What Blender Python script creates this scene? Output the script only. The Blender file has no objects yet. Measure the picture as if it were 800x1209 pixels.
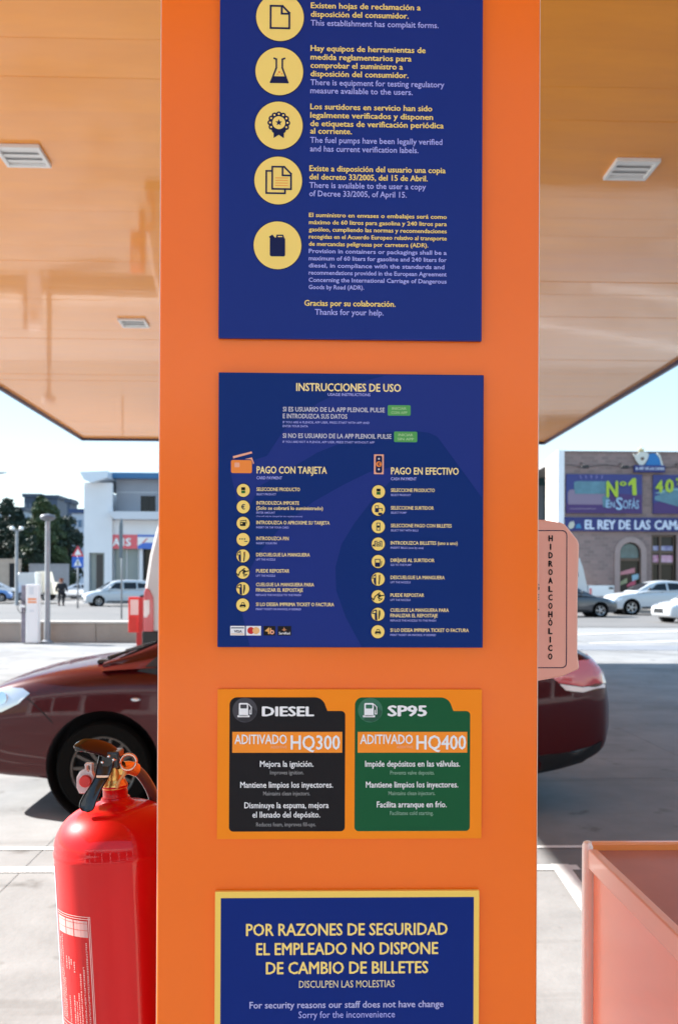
import bpy, bmesh, math, random
from mathutils import Vector, Matrix
from mathutils.bvhtree import BVHTree
from mathutils.geometry import delaunay_2d_cdt
R = math.radians
random.seed(7)
S = bpy.context.scene
C = S.collection

# ------------------------------------------------------------------ camera
YAW, PITCH, ROLL, FPX, HOR = R(1.6), R(.15), R(.25), 1100.0, 688.0
PY0 = HOR - FPX * math.tan(PITCH)
cam = bpy.data.cameras.new('camera')
cam.sensor_fit = 'HORIZONTAL'; cam.sensor_width = 24.0; cam.lens = 24.0 * FPX / 800
cam.shift_y = (PY0 - 604.5) / 800
cam.clip_start = .05; cam.clip_end = 2000
cam.dof.use_dof = True; cam.dof.focus_distance = 1.36; cam.dof.aperture_fstop = 9.0
camo = bpy.data.objects.new('camera', cam); C.objects.link(camo); S.camera = camo
CR = Matrix.Rotation(-YAW, 3, 'Z') @ Matrix.Rotation(R(90) + PITCH, 3, 'X') @ Matrix.Rotation(ROLL, 3, 'Z')
camo.matrix_world = Matrix.Translation((0, 0, 1.6)) @ CR.to_4x4()

# ------------------------------------------------------------------ light
SUNV = Vector((-1.38, .50, 1.0)).normalized()       # towards the sun
el = math.asin(SUNV.z); az = math.atan2(SUNV.x, SUNV.y)
w = bpy.data.worlds.new('World'); S.world = w; w.use_nodes = True
nt = w.node_tree; sk = nt.nodes.new('ShaderNodeTexSky'); sk.sky_type = 'NISHITA'
sk.sun_disc = False; sk.sun_elevation = el; sk.sun_rotation = az; sk.altitude = 50; sk.air_density = 1.0; sk.dust_density = .15; sk.ozone_density = 1.5
gm = nt.nodes.new('ShaderNodeGamma'); gm.inputs[1].default_value = .22; nt.links.new(sk.outputs[0], gm.inputs[0]); hs_ = nt.nodes.new('ShaderNodeHueSaturation'); hs_.inputs['Saturation'].default_value = 3.0; hs_.inputs['Value'].default_value = .97; nt.links.new(gm.outputs[0], hs_.inputs['Color']); nt.links.new(hs_.outputs[0], nt.nodes['Background'].inputs[0]); nt.nodes['Background'].inputs[1].default_value = .128
sun = bpy.data.lights.new('sun', 'SUN'); sun.energy = 2.3; sun.angle = R(.5); sun.color = (1, .97, .93)
so = bpy.data.objects.new('sun', sun); C.objects.link(so)
so.rotation_euler = SUNV.to_track_quat('Z', 'Y').to_euler(); so.location = (-20, 8, 20)
S.view_settings.view_transform = 'Standard'; S.view_settings.look = 'None'; S.view_settings.gamma = 1
S.view_settings.exposure = 3.05

# ------------------------------------------------------------------ helpers
def P(px, py, Y):
    d = CR @ Vector(((px - 400) / FPX, -(py - PY0) / FPX, -1))
    t = Y / d.y
    return Vector((d.x * t, Y, 1.6 + d.z * t))

def lin(c):
    return tuple(((v / 255 / 12.92) if v / 255 <= .04045 else ((v / 255 + .055) / 1.055) ** 2.4) for v in c)

def mat(name, col, rough=.5, metal=0, spec=.5, coat=0, coatr=.05, var=0, vs=3.0, vcol=None, bump=0, bs=60, stretch=(1, 1, 1), trans=0, emit=0, detail=4, geo=False):
    m = bpy.data.materials.new(name); m.use_nodes = True
    n = m.node_tree.nodes; l = m.node_tree.links; b = n['Principled BSDF']
    b.inputs['Base Color'].default_value = (*col, 1); b.inputs['Roughness'].default_value = rough
    b.inputs['Metallic'].default_value = metal; b.inputs['Specular IOR Level'].default_value = spec
    b.inputs['Coat Weight'].default_value = coat; b.inputs['Coat Roughness'].default_value = coatr
    b.inputs['Transmission Weight'].default_value = trans
    if emit:
        b.inputs['Emission Color'].default_value = (*col, 1); b.inputs['Emission Strength'].default_value = emit
    if var or bump:
        tc = n.new('ShaderNodeTexCoord'); mp = n.new('ShaderNodeMapping'); mp.inputs['Scale'].default_value = stretch
        if geo:
            ge = n.new('ShaderNodeNewGeometry'); l.new(ge.outputs['Position'], mp.inputs[0])
        else: l.new(tc.outputs['Object'], mp.inputs[0])
    if var:
        no = n.new('ShaderNodeTexNoise'); no.inputs['Scale'].default_value = vs; no.inputs['Detail'].default_value = detail; no.inputs['Roughness'].default_value = .65
        l.new(mp.outputs[0], no.inputs['Vector'])
        cr = n.new('ShaderNodeMapRange'); cr.inputs['From Min'].default_value = .3; cr.inputs['From Max'].default_value = .7
        l.new(no.outputs['Fac'], cr.inputs['Value'])
        mx = n.new('ShaderNodeMix'); mx.data_type = 'RGBA'
        v2 = vcol if vcol else tuple(max(0, v * (1 - var)) for v in col)
        mx.inputs[6].default_value = (*v2, 1); mx.inputs[7].default_value = (*[min(1, v * (1 + (0 if vcol else var * .5))) for v in col], 1)
        l.new(cr.outputs[0], mx.inputs[0]); l.new(mx.outputs[2], b.inputs['Base Color'])
        rr = n.new('ShaderNodeMapRange'); rr.inputs['To Min'].default_value = max(0, rough - .06); rr.inputs['To Max'].default_value = min(1, rough + .1)
        l.new(no.outputs['Fac'], rr.inputs['Value']); l.new(rr.outputs[0], b.inputs['Roughness'])
    if bump:
        nb = n.new('ShaderNodeTexNoise'); nb.inputs['Scale'].default_value = bs; nb.inputs['Detail'].default_value = 3
        l.new(mp.outputs[0], nb.inputs['Vector'])
        bp = n.new('ShaderNodeBump'); bp.inputs['Strength'].default_value = bump; bp.inputs['Distance'].default_value = .01
        l.new(nb.outputs['Fac'], bp.inputs['Height']); l.new(bp.outputs[0], b.inputs['Normal'])
        if coat: l.new(bp.outputs[0], b.inputs['Coat Normal'])
    return m

def link(o, parent=None):
    C.objects.link(o)
    if parent: o.parent = parent
    return o
def mesh_obj(name, vs, fs, m, parent=None, smooth=False, sharp=None, bevel=0, seg=2):
    me = bpy.data.meshes.new(name); me.from_pydata([tuple(v) for v in vs], [], fs); me.update()
    if m: me.materials.append(m)
    if smooth:
        me.polygons.foreach_set('use_smooth', [True] * len(me.polygons))
        if sharp: me.set_sharp_from_angle(angle=R(sharp))
    o = bpy.data.objects.new(name, me); link(o, parent)
    if bevel:
        bv = o.modifiers.new('bevel', 'BEVEL'); bv.width = bevel; bv.segments = seg; bv.limit_method = 'ANGLE'
    return o
def tag(o, label=None, cat=None, group=None, kind=None):
    if label: o['label'] = label
    if cat: o['category'] = cat
    if group: o['group'] = group
    if kind: o['kind'] = kind
    return o
def thing(name, label, cat, loc=(0, 0, 0), rz=0, group=None):
    o = bpy.data.objects.new(name, None); o.empty_display_size = .2; link(o); o.location = loc; o.rotation_euler = (0, 0, rz)
    return tag(o, label, cat, group)

class MB:
    def __init__(s, off=(0, 0, 0)): s.v = []; s.f = []; s.off = Vector(off)
    def add(s, vs, fs):
        n = len(s.v); s.v += [Vector(v) - s.off for v in vs]; s.f += [tuple(i + n for i in f) for f in fs]; return s
    def box(s, x0, x1, y0, y1, z0, z1):
        vs = [(x, y, z) for x in (x0, x1) for y in (y0, y1) for z in (z0, z1)]
        return s.add(vs, [(0, 1, 3, 2), (4, 6, 7, 5), (0, 4, 5, 1), (2, 3, 7, 6), (0, 2, 6, 4), (1, 5, 7, 3)])
    def prism(s, poly, y0, y1):          # poly in (x,z), extruded in y
        n = len(poly)
        vs = [(p[0], y0, p[1]) for p in poly] + [(p[0], y1, p[1]) for p in poly]
        return s.add(vs, [tuple(range(n)), tuple(range(2 * n - 1, n - 1, -1))] + [(i, i + n, (i + 1) % n + n, (i + 1) % n) for i in range(n)])
    def prismz(s, poly, z0, z1):
        n = len(poly)
        vs = [(p[0], p[1], z0) for p in poly] + [(p[0], p[1], z1) for p in poly]
        return s.add(vs, [tuple(range(n - 1, -1, -1)), tuple(range(n, 2 * n))] + [(i, (i + 1) % n, (i + 1) % n + n, i + n) for i in range(n)])
    def lathe(s, prof, seg=32, c=(0, 0, 0), axis='z', cap=True):
        vs = []
        for r, h in prof:
            for k in range(seg):
                a = 2 * math.pi * k / seg
                x, y = r * math.cos(a), r * math.sin(a)
                p = (x, y, h) if axis == 'z' else ((x, h, y) if axis == 'y' else (h, x, y))
                vs.append(Vector(p) + Vector(c))
        fs = []
        for i in range(len(prof) - 1):
            for k in range(seg):
                fs.append((i * seg + k, i * seg + (k + 1) % seg, (i + 1) * seg + (k + 1) % seg, (i + 1) * seg + k))
        if cap:
            fs.append(tuple(range(seg - 1, -1, -1))); fs.append(tuple(range((len(prof) - 1) * seg, len(prof) * seg)))
        return s.add(vs, fs)
    def tube(s, pts, r, seg=10, flat=None):
        pts = [Vector(p) for p in pts]; n = len(pts)
        rr = r if isinstance(r, (list, tuple)) else [r] * n
        vs = []; up = Vector((0, 0, 1)); pn = None
        for i, p in enumerate(pts):
            t = (pts[min(i + 1, n - 1)] - pts[max(i - 1, 0)]).normalized()
            if pn is None:
                pn = t.cross(up if abs(t.z) < .9 else Vector((1, 0, 0))).normalized()
            pn = (pn - t * pn.dot(t)).normalized(); bn = t.cross(pn)
            for k in range(seg):
                a = 2 * math.pi * k / seg
                vs.append(p + pn * math.cos(a) * rr[i] + bn * math.sin(a) * rr[i] * (flat or 1))
        fs = [(i * seg + k, i * seg + (k + 1) % seg, (i + 1) * seg + (k + 1) % seg, (i + 1) * seg + k) for i in range(n - 1) for k in range(seg)]
        fs += [tuple(range(seg - 1, -1, -1)), tuple(range((n - 1) * seg, n * seg))]
        return s.add(vs, fs)
    def build(s, name, m, parent=None, smooth=False, sharp=None, bevel=0, seg=2):
        return mesh_obj(name, s.v, s.f, m, parent, smooth, sharp, bevel, seg)

def crom(pts, n):
    """catmull-rom resample of a polyline"""
    pts = [Vector(p) for p in pts]; out = []
    for i in range(len(pts) - 1):
        p0, p1, p2, p3 = pts[max(i - 1, 0)], pts[i], pts[i + 1], pts[min(i + 2, len(pts) - 1)]
        for k in range(n):
            t = k / n
            out.append(.5 * ((2 * p1) + (p2 - p0) * t + (2 * p0 - 5 * p1 + 4 * p2 - p3) * t * t + (3 * p1 - p0 - 3 * p2 + p3) * t ** 3))
    out.append(pts[-1]); return out
def interp(keys, x):
    if x <= keys[0][0]: return keys[0][1]
    for i in range(len(keys) - 1):
        if x <= keys[i + 1][0]:
            x0, y0 = keys[i]; x1, y1 = keys[i + 1]; t = (x - x0) / (x1 - x0)
            def sl(j):
                a, b = keys[max(j - 1, 0)], keys[min(j + 1, len(keys) - 1)]
                return (b[1] - a[1]) / (b[0] - a[0])
            m0, m1 = sl(i) * (x1 - x0), sl(i + 1) * (x1 - x0)
            return (2 * t ** 3 - 3 * t * t + 1) * y0 + (t ** 3 - 2 * t * t + t) * m0 + (-2 * t ** 3 + 3 * t * t) * y1 + (t ** 3 - t * t) * m1
    return keys[-1][1]
def inpoly(p, poly):
    c = False; n = len(poly)
    for i in range(n):
        a, b = poly[i], poly[i - 1]
        if (a[1] > p[1]) != (b[1] > p[1]) and p[0] < (b[0] - a[0]) * (p[1] - a[1]) / (b[1] - a[1]) + a[0]: c = not c
    return c
def cdt(outer, holes=(), grid=0):
    vs = [Vector(p[:2]) for p in outer]; es = [(i, (i + 1) % len(outer)) for i in range(len(outer))]
    for h in holes:
        b = len(vs); vs += [Vector(p) for p in h]; es += [(b + i, b + (i + 1) % len(h)) for i in range(len(h))]
    if grid:
        x0, x1 = min(p[0] for p in outer), max(p[0] for p in outer); y0, y1 = min(p[1] for p in outer), max(p[1] for p in outer)
        x = x0 + grid / 2
        while x < x1:
            y = y0 + grid / 2
            while y < y1:
                if inpoly((x, y), outer): vs.append(Vector((x, y)))
                y += grid
            x += grid
    V, E_, F, *_ = delaunay_2d_cdt(vs, es, [], 0, 1e-6)
    tr = []
    for f in F:
        c = (V[f[0]] + V[f[1]] + V[f[2]]) / 3
        if inpoly(c, outer) and not any(inpoly(c, h) for h in holes): tr.append(tuple(f))
    return V, tr
def slab(mb, outer, holes, y0, y1, f=lambda x, y, z: (x, y, z)):
    """(x,z) polygon with holes as a solid between y0 and y1"""
    V, T = cdt(outer, holes); n = len(V)
    vs = [f(v.x, y0, v.y) for v in V] + [f(v.x, y1, v.y) for v in V]
    fs = list(T) + [tuple(i + n for i in reversed(t)) for t in T]
    cnt = {}
    for t in T:
        for a, b in ((t[0], t[1]), (t[1], t[2]), (t[2], t[0])):
            cnt[(a, b)] = 1
    for (a, b) in cnt:
        if (b, a) not in cnt: fs.append((b, a, a + n, b + n))
    return mb.add(vs, fs)
def circ(cx, cy, r, n=24, a0=0, a1=360):
    full = abs(a1 - a0) >= 360
    m = n if full else n + 1
    return [(cx + r * math.cos(R(a0 + (a1 - a0) * i / n)), cy + r * math.sin(R(a0 + (a1 - a0) * i / n))) for i in range(m)]
def rrect(x0, y0, x1, y1, r, n=5):
    if x1 < x0: x0, x1 = x1, x0
    if y1 < y0: y0, y1 = y1, y0
    return (circ(x1 - r, y1 - r, r, n, 0, 90) + circ(x0 + r, y1 - r, r, n, 90, 180) + circ(x0 + r, y0 + r, r, n, 180, 270) + circ(x1 - r, y0 + r, r, n, 270, 359.9))

# ------------------------------------------------------------------ text
_tc = {}
def glyphs(s, bold, res=2):
    k = (s, bold, res)
    if k not in _tc:
        cu = bpy.data.curves.new('t', 'FONT'); cu.body = s; cu.size = 1; cu.offset = bold if bold <= .018 else 0; cu.resolution_u = res; cu.fill_mode = 'FRONT'
        o = bpy.data.objects.new('t', cu); C.objects.link(o)
        dg = bpy.context.evaluated_depsgraph_get(); me = bpy.data.meshes.new_from_object(o.evaluated_get(dg))
        V = [(v.co.x, v.co.y) for v in me.vertices]; F = [tuple(p.vertices) for p in me.polygons]
        bpy.data.objects.remove(o); bpy.data.curves.remove(cu); bpy.data.meshes.remove(me)
        if bold > .018:
            e = bold * .9; n0 = len(V); V2 = list(V); F2 = list(F)
            for dx, dy in ((-e, 0), (e, 0), (0, e * .6), (0, -e * .6)):
                F2 += [tuple(i + len(V2) for i in f) for f in F]; V2 += [(a + dx, b + dy) for a, b in V]
            V, F = V2, F2
        _tc[k] = (V, F)
    return _tc[k]
def caph(bold): return max(v[1] for v in glyphs('H', bold)[0])
def text_geo(s, bold, x0, x1, base, cap):
    """2D glyph geometry in y-down units; fitted between x0 and x1"""
    V, F = glyphs(s, bold); a = min(v[0] for v in V); b = max(v[0] for v in V)
    sx = (x1 - x0) / (b - a); sy = cap / caph(bold)
    return [(x0 + (v[0] - a) * sx, base - v[1] * sy) for v in V], F

# ------------------------------------------------------------------ materials
ORANGE = (1.0, .172, .003)
M = {}
M['orange'] = mat('orange_powder_coat', ORANGE, .42, spec=.2, coat=.5, coatr=.18, bump=.06, bs=2.2, var=.03, vs=2)
M['ceil'] = mat('orange_ceiling_enamel', (1, .35, .02), .4, spec=.3, coat=.9, coatr=.06, bump=.10, bs=1.6, stretch=(.6, 2.5, 1), var=.10, vs=1.2)
M['edge'] = mat('edge_highlight', (.85, .62, .5), .3, metal=.3)  # pale tone stands for the highlight along the panel's bevelled lip
M['navytrim'] = mat('navy_trim', (.03, .025, .07), .4)
M['concrete'] = mat('concrete', (.215, .212, .208), .75, var=.22, vs=.7, bump=.25, bs=25, detail=8)
M['slab'] = mat('concrete_slab', (.215, .215, .213), .75, var=.30, vs=1.1, bump=.2, bs=30, detail=9, geo=True)
_t = M['slab'].node_tree; _n = _t.nodes; _p = _n['Principled BSDF']; _old = _p.inputs['Base Color'].links[0].from_socket; _g = _n.new('ShaderNodeNewGeometry')
for _sc, _lo, _hi, _c, _str in ((.55, .56, .70, (.70, .69, .68), (1, 1, 1)), (3.2, .64, .72, (.55, .53, .51), (1, 1, 1)), (.9, .60, .68, (.78, .77, .76), (.35, 4, 1)), (9.0, .66, .74, (.80, .79, .78), (1, 1, 1))):
    _m = _n.new('ShaderNodeMapping'); _m.inputs['Scale'].default_value = _str; _m.inputs['Location'].default_value = (_sc * 7, 3, 1); _t.links.new(_g.outputs['Position'], _m.inputs[0])
    _no = _n.new('ShaderNodeTexNoise'); _no.inputs['Scale'].default_value = _sc; _no.inputs['Detail'].default_value = 6; _t.links.new(_m.outputs[0], _no.inputs['Vector'])
    _mr = _n.new('ShaderNodeMapRange'); _mr.inputs['From Min'].default_value = _lo; _mr.inputs['From Max'].default_value = _hi; _t.links.new(_no.outputs['Fac'], _mr.inputs['Value'])
    _mx = _n.new('ShaderNodeMix'); _mx.data_type = 'RGBA'; _mx.blend_type = 'MULTIPLY'; _mx.inputs[7].default_value = (*_c, 1); _t.links.new(_mr.outputs[0], _mx.inputs[0]); _t.links.new(_old, _mx.inputs[6]); _old = _mx.outputs[2]
_t.links.new(_old, _p.inputs['Base Color'])
M['asphalt'] = mat('asphalt', (.125, .12, .116), .85, var=.15, vs=.5, bump=.3, bs=30)
M['band'] = mat('grey_shadow_band', (.16, .17, .19), .8, var=.2, vs=1)
M['beige'] = mat('beige_render', (.38, .315, .26), .85, var=.15, vs=1.5, bump=.2, bs=15)
M['paint'] = mat('road_paint', (.78, .78, .76), .6, var=.12, vs=8)
M['white'] = mat('white_paint', (.84, .84, .83), .5, var=.05, vs=1)
M['wallw'] = mat('white_render', (.74, .75, .77), .8, var=.06, vs=.4)
M['wallg'] = mat('grey_cladding', (.30, .31, .34), .7, var=.08, vs=.5)
M['black'] = mat('black_plastic', (.012, .012, .013), .35)
M['rubber'] = mat('rubber', (.005, .0045, .004), .9, spec=.1, bump=.2, bs=80)
M['dark'] = mat('dark_void', (.01, .01, .012), .9)
M['glass'] = mat('dark_glass', (.012, .014, .018), .06, spec=.3)
M['glassb'] = mat('shop_glass', (.16, .22, .24), .08, spec=.8)
M['steel'] = mat('galvanised_steel', (.30, .31, .33), .45, metal=.6, var=.15, vs=5)
M['chrome'] = mat('chrome', (.75, .75, .76), .12, metal=1)
M['copper'] = mat('copper_ring', (.80, .50, .36), .18, metal=1)
M['brass'] = mat('brass_valve', (.92, .52, .14), .25, metal=.75)
M['red'] = mat('extinguisher_red', (.60, .002, .003), .4, spec=.1, coat=.6, coatr=.02, var=.04, vs=6)
M['redp'] = mat('red_plastic', (.6, .02, .015), .35)
M['carred'] = mat('maroon_car_paint', (.055, .0015, .003), .35, metal=.1, spec=.15, coat=.55, coatr=.02)
M['carwhite'] = mat('white_car_paint', (.50, .52, .54), .3, coat=.8, coatr=.03)
M['cargrey'] = mat('graphite_car_paint', (.06, .062, .07), .28, metal=.4, coat=1, coatr=.03)
M['carblue'] = mat('blue_car_paint', (.05, .14, .35), .3, metal=.3, coat=1)
M['carsilver'] = mat('silver_car_paint', (.45, .47, .5), .3, metal=.5, coat=1)
M['rim'] = mat('dark_alloy', (.085, .075, .07), .3, metal=.8)
M['rimlight'] = mat('light_alloy', (.55, .55, .56), .3, metal=.8)
M['lens'] = mat('headlamp_lens', (.62, .65, .70), .06, metal=.55, coat=1, coatr=.02)
M['tail'] = mat('tail_lamp_red', (.62, .10, .11), .12, coat=1)
M['tailw'] = mat('tail_lamp_clear', (.85, .75, .73), .12, coat=1)

# =================================================================== SETTING
SL = 5.0
g = MB(); g.add([(-1500, -1500, -.012), (1500, -1500, -.012), (1500, 1500, -.012), (-1500, 1500, -.012)], [(0, 1, 2, 3)])
ground = tag(g.build('ground', M['concrete']), kind='structure')
sm = None
for i in range(-6, 7):
    for j in range(-4, 6):
        x0, y0 = i * SL - 1.6, j * SL - 2.4
        if sm is None:
            o = MB().box(.0025, SL - .0025, .0025, SL - .0025, -.010, 0).build('concrete_slab', M['slab'], ground, bevel=0); sm = o.data
        else:
            o = link(bpy.data.objects.new('concrete_slab', sm), ground)
        o.location = (x0, y0, random.uniform(-.0008, .0008))
EDGE = 5 * SL + SL - 2.4      # far edge of the slabs
tag(MB().add([(-400, 34, .002), (400, 34, .002), (400, 300, .002), (-400, 300, .002)], [(0, 1, 2, 3)]).build('road', M['asphalt']), kind='structure')
tag(MB().box(2.2, 60, 22.2, 23.9, .001, .006).build('shadow_strip', M['band']), kind='structure')  # darker strip laid in for a band of shadow across the forecourt
# painted bay lines
def line(name, a, b, wd, z=.005):
    a = Vector(a); b = Vector(b); d = (b - a).normalized(); n = Vector((-d.y, d.x)) * wd / 2
    q = [a - n, b - n, b + n, a + n]
    return tag(MB().add([(p.x, p.y, z) for p in q], [(0, 1, 2, 3)]).build(name, M['paint']), kind='structure')
l1, l2 = P(30, 1028, 5).xy, 0
def gp(px, py):
    d = CR @ Vector(((px - 400) / FPX, -(py - PY0) / FPX, -1)); t = -1.6 / d.z
    return (d.x * t, d.y * t)
line('painted_line', (-6, gp(30, 1028)[1]), (1.5, gp(30, 1028)[1]), .09)
line('painted_line', (-6, gp(30, 1003)[1]), (6, gp(30, 1003)[1]), .05)
a = gp(660, 1022); b = gp(692, 1068)
line('painted_line', a, (b[0] + (b[0] - a[0]) * 4, b[1] + (b[1] - a[1]) * 4), .10, .008)
for k, (px, py) in enumerate([(640, 745), (700, 752)]):
    a = gp(px, py); line('painted_line', (a[0] - 1, a[1] - 3), (a[0] + 16, a[1] + (3 if k else 6)), .18)

tag(MB().box(-22, 22, -12.1, -7.6, -.011, .008).build('bounce_pavement', mat('pale_bounce_paving', (.50, .49, .47), .8, var=.1, vs=2)), kind='structure')  # added behind the viewer, its pale colour bounces light onto the pillar
# kerbs on the road
def kerb(x0, x1, y, wd=.3, h=.13):
    tag(MB().box(x0, x1, y, y + wd, 0, h).build('kerb', M['beige'], bevel=.02), kind='structure')
kerb(3, 90, 52.2, 5.0); kerb(-90, -18, 66, .3)

# hills / sky line plain, far away
hp = [(-700, -1)]
x = -700
while x <= 700:
    hp.append((x, 8 + 5 * math.sin(x * .011) + 3 * math.sin(x * .031 + 1))); x += 20
hp.append((700, -1))
tag(MB().prism(hp, 620, 760).build('hills', mat('far_hill', (.13, .16, .13), .9, var=.3, vs=.02)), kind='structure')

# =================================================================== CANOPY
CX0, CX1, CY0, CY1, CH = -5.12, 5.18, -2.6, 20.9, 4.8
cn = thing('canopy', 'large flat orange petrol station canopy with glossy panelled ceiling overhead', 'canopy', (0, 6, 0))
off = Vector((0, 6, 0))
PW = .42; sm = None; n = int((CY1 - CY0) / PW)
PW = (CY1 - CY0) / n
for i in range(n):
    y = CY0 + (i + .5) * PW
    if sm is None:
        o = MB().box(CX0, CX1, -PW / 2 + .0004, PW / 2 - .0004, 0, .02).build('ceiling_panel', M['ceil'], cn); sm = o.data; bvm = True
    else:
        o = link(bpy.data.objects.new('ceiling_panel', sm), cn)
    o.location = (0, y - 6, CH + random.uniform(-.0006, .0006)); o.rotation_euler = (R(random.uniform(-.09, .09)), R(random.uniform(-.03, .03)), 0)
MB(off).box(CX0 + .01, CX1 - .01, CY0 + .01, CY1 - .01, CH + .04, CH + .95).build('roof_deck', M['orange'], cn)
for q in ((CX0 - .05, CX1 + .05, CY1, CY1 + .05), (CX0 - .05, CX1 + .05, CY0 - .05, CY0), (CX0 - .05, CX0, CY0, CY1), (CX1, CX1 + .05, CY0, CY1)):
    MB(off).box(*q, CH - .055, CH + .02).build('edge_trim', M['navytrim'], cn)
    MB(off).box(*q, CH + .022, CH + 1.0).build('fascia', M['orange'], cn)
# ceiling lamps
M['lampframe'] = mat('lamp_frame_white', (.80, .80, .78), .45)
M['lampgrey'] = mat('lamp_louvre', (.70, .71, .72), .45, metal=0)
def ceiling_light(x, y, lab):
    t = thing('ceiling_light', lab, 'ceiling light', (x, y, CH), 0, 'louvred lights set in the canopy ceiling')
    h = .168; wd = .030
    slab(MB(), [(-h, -h), (h, -h), (h, h), (-h, h)], [[(-h + wd, -h + wd), (h - wd, -h + wd), (h - wd, h - wd), (-h + wd, h - wd)]], 0, 1)
    fr = MB(); fr.box(-h, h, -h, -h + wd, -.03, .0); fr.box(-h, h, h - wd, h, -.03, 0); fr.box(-h, -h + wd, -h + wd, h - wd, -.03, 0); fr.box(h - wd, h, -h + wd, h - wd, -.03, 0)
    fr.build('frame', M['lampframe'], t, bevel=.004)
    MB().box(-h + wd, h - wd, -h + wd, h - wd, -.005, -.001).build('reflector', M['lampgrey'], t)
    for k in range(3):
        yy = -h + wd + (k + .5) * (2 * h - 2 * wd) / 3
        o = MB().box(-h + wd, h - wd, -.036, .036, -.003, .003).build('louvre', M['lampframe'], t); o.location = (0, yy, -.014); o.rotation_euler = (R(10), 0, 0)
def cpt(px, py):
    d = CR @ Vector(((px - 400) / FPX, -(py - PY0) / FPX, -1)); t = (CH - 1.6) / d.z; return d.x * t, d.y * t
xa, ya = cpt(27, 181.5); xb, yb = cpt(158, 380); xc, yc = cpt(745, 197.5)
ceiling_light(xa, ya, 'square white louvred light in the ceiling, the large near one left of the pillar')
ceiling_light(xb, yb, 'square white louvred light in the ceiling, the small far one left of the pillar')
ceiling_light(xc, yc, 'square white louvred light in the ceiling to the right of the pillar')

# =================================================================== PILLAR
YF = 1.35
pl = P(187.5, 620, YF).x; pr = P(635, 620, YF).x
pc = (pl + pr) / 2
pil = thing('pillar', 'wide bright orange metal clad pillar carrying the blue notices', 'pillar', (pc, YF + .3, 0))
off = Vector((pc, YF + .3, 0))
fp = MB(off).box(pl, pr, YF, YF + .028, .16, CH - .01).build('front_panel', M['orange'], pil, bevel=.0022, seg=3)
MB(off).box(pl + .03, pr - .03, YF + .03, YF + .60, .16, CH - .01).build('body', M['orange'], pil, bevel=.004)
MB(off).box(pl, pr, YF + .602, YF + .63, .16, CH - .01).build('back_panel', M['orange'], pil, bevel=.003)
for x0, x1 in ((pl - .0012, pl - .0002), (pr + .0002, pr + .0012)):
    MB(off).box(x0, x1, YF + .003, YF + .026, .17, CH - .02).build('edge_highlight_strip', M['edge'], pil)
tag(MB().box(pl - .5, pr + .5, YF - .25, YF + 1.6, 0, .15).build('pump_island', M['concrete'], bevel=.02), kind='structure')

# =================================================================== KIOSK (added behind the viewer to cut glare, mirrored in paint and metal)
ki = thing('added_kiosk', 'added low station shop with wide dark windows behind the viewer, mirrored in the glossy paint', 'building', (0, -13, 0))
MB((0, -13, 0)).box(-16, 14, -18, -12.3, 0, 5.3).build('walls', mat('kiosk_fill_wall', (.8, .8, .79), .8, var=.1), ki)  # walls kept pale to throw fill light onto the pillar
MB((0, -13, 0)).box(-16.4, 14.4, -12.29, -11.9, 4.2, 5.5).build('fascia', mat('added_kiosk_fascia', (.8, .8, .8), .6), ki)
for k in range(8):
    wf = MB((0, -13, 0)).box(-15 + k * 3.6, -12 + k * 3.6, -12.27, -12.2, .5, 3.2).build('shop_window', M['glass'], ki)
    MB((0, -13, 0)).box(-15.1 + k * 3.6, -11.9 + k * 3.6, -12.19, -12.12, 3.21, 3.32).build('frame', M['steel'], wf)

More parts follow.
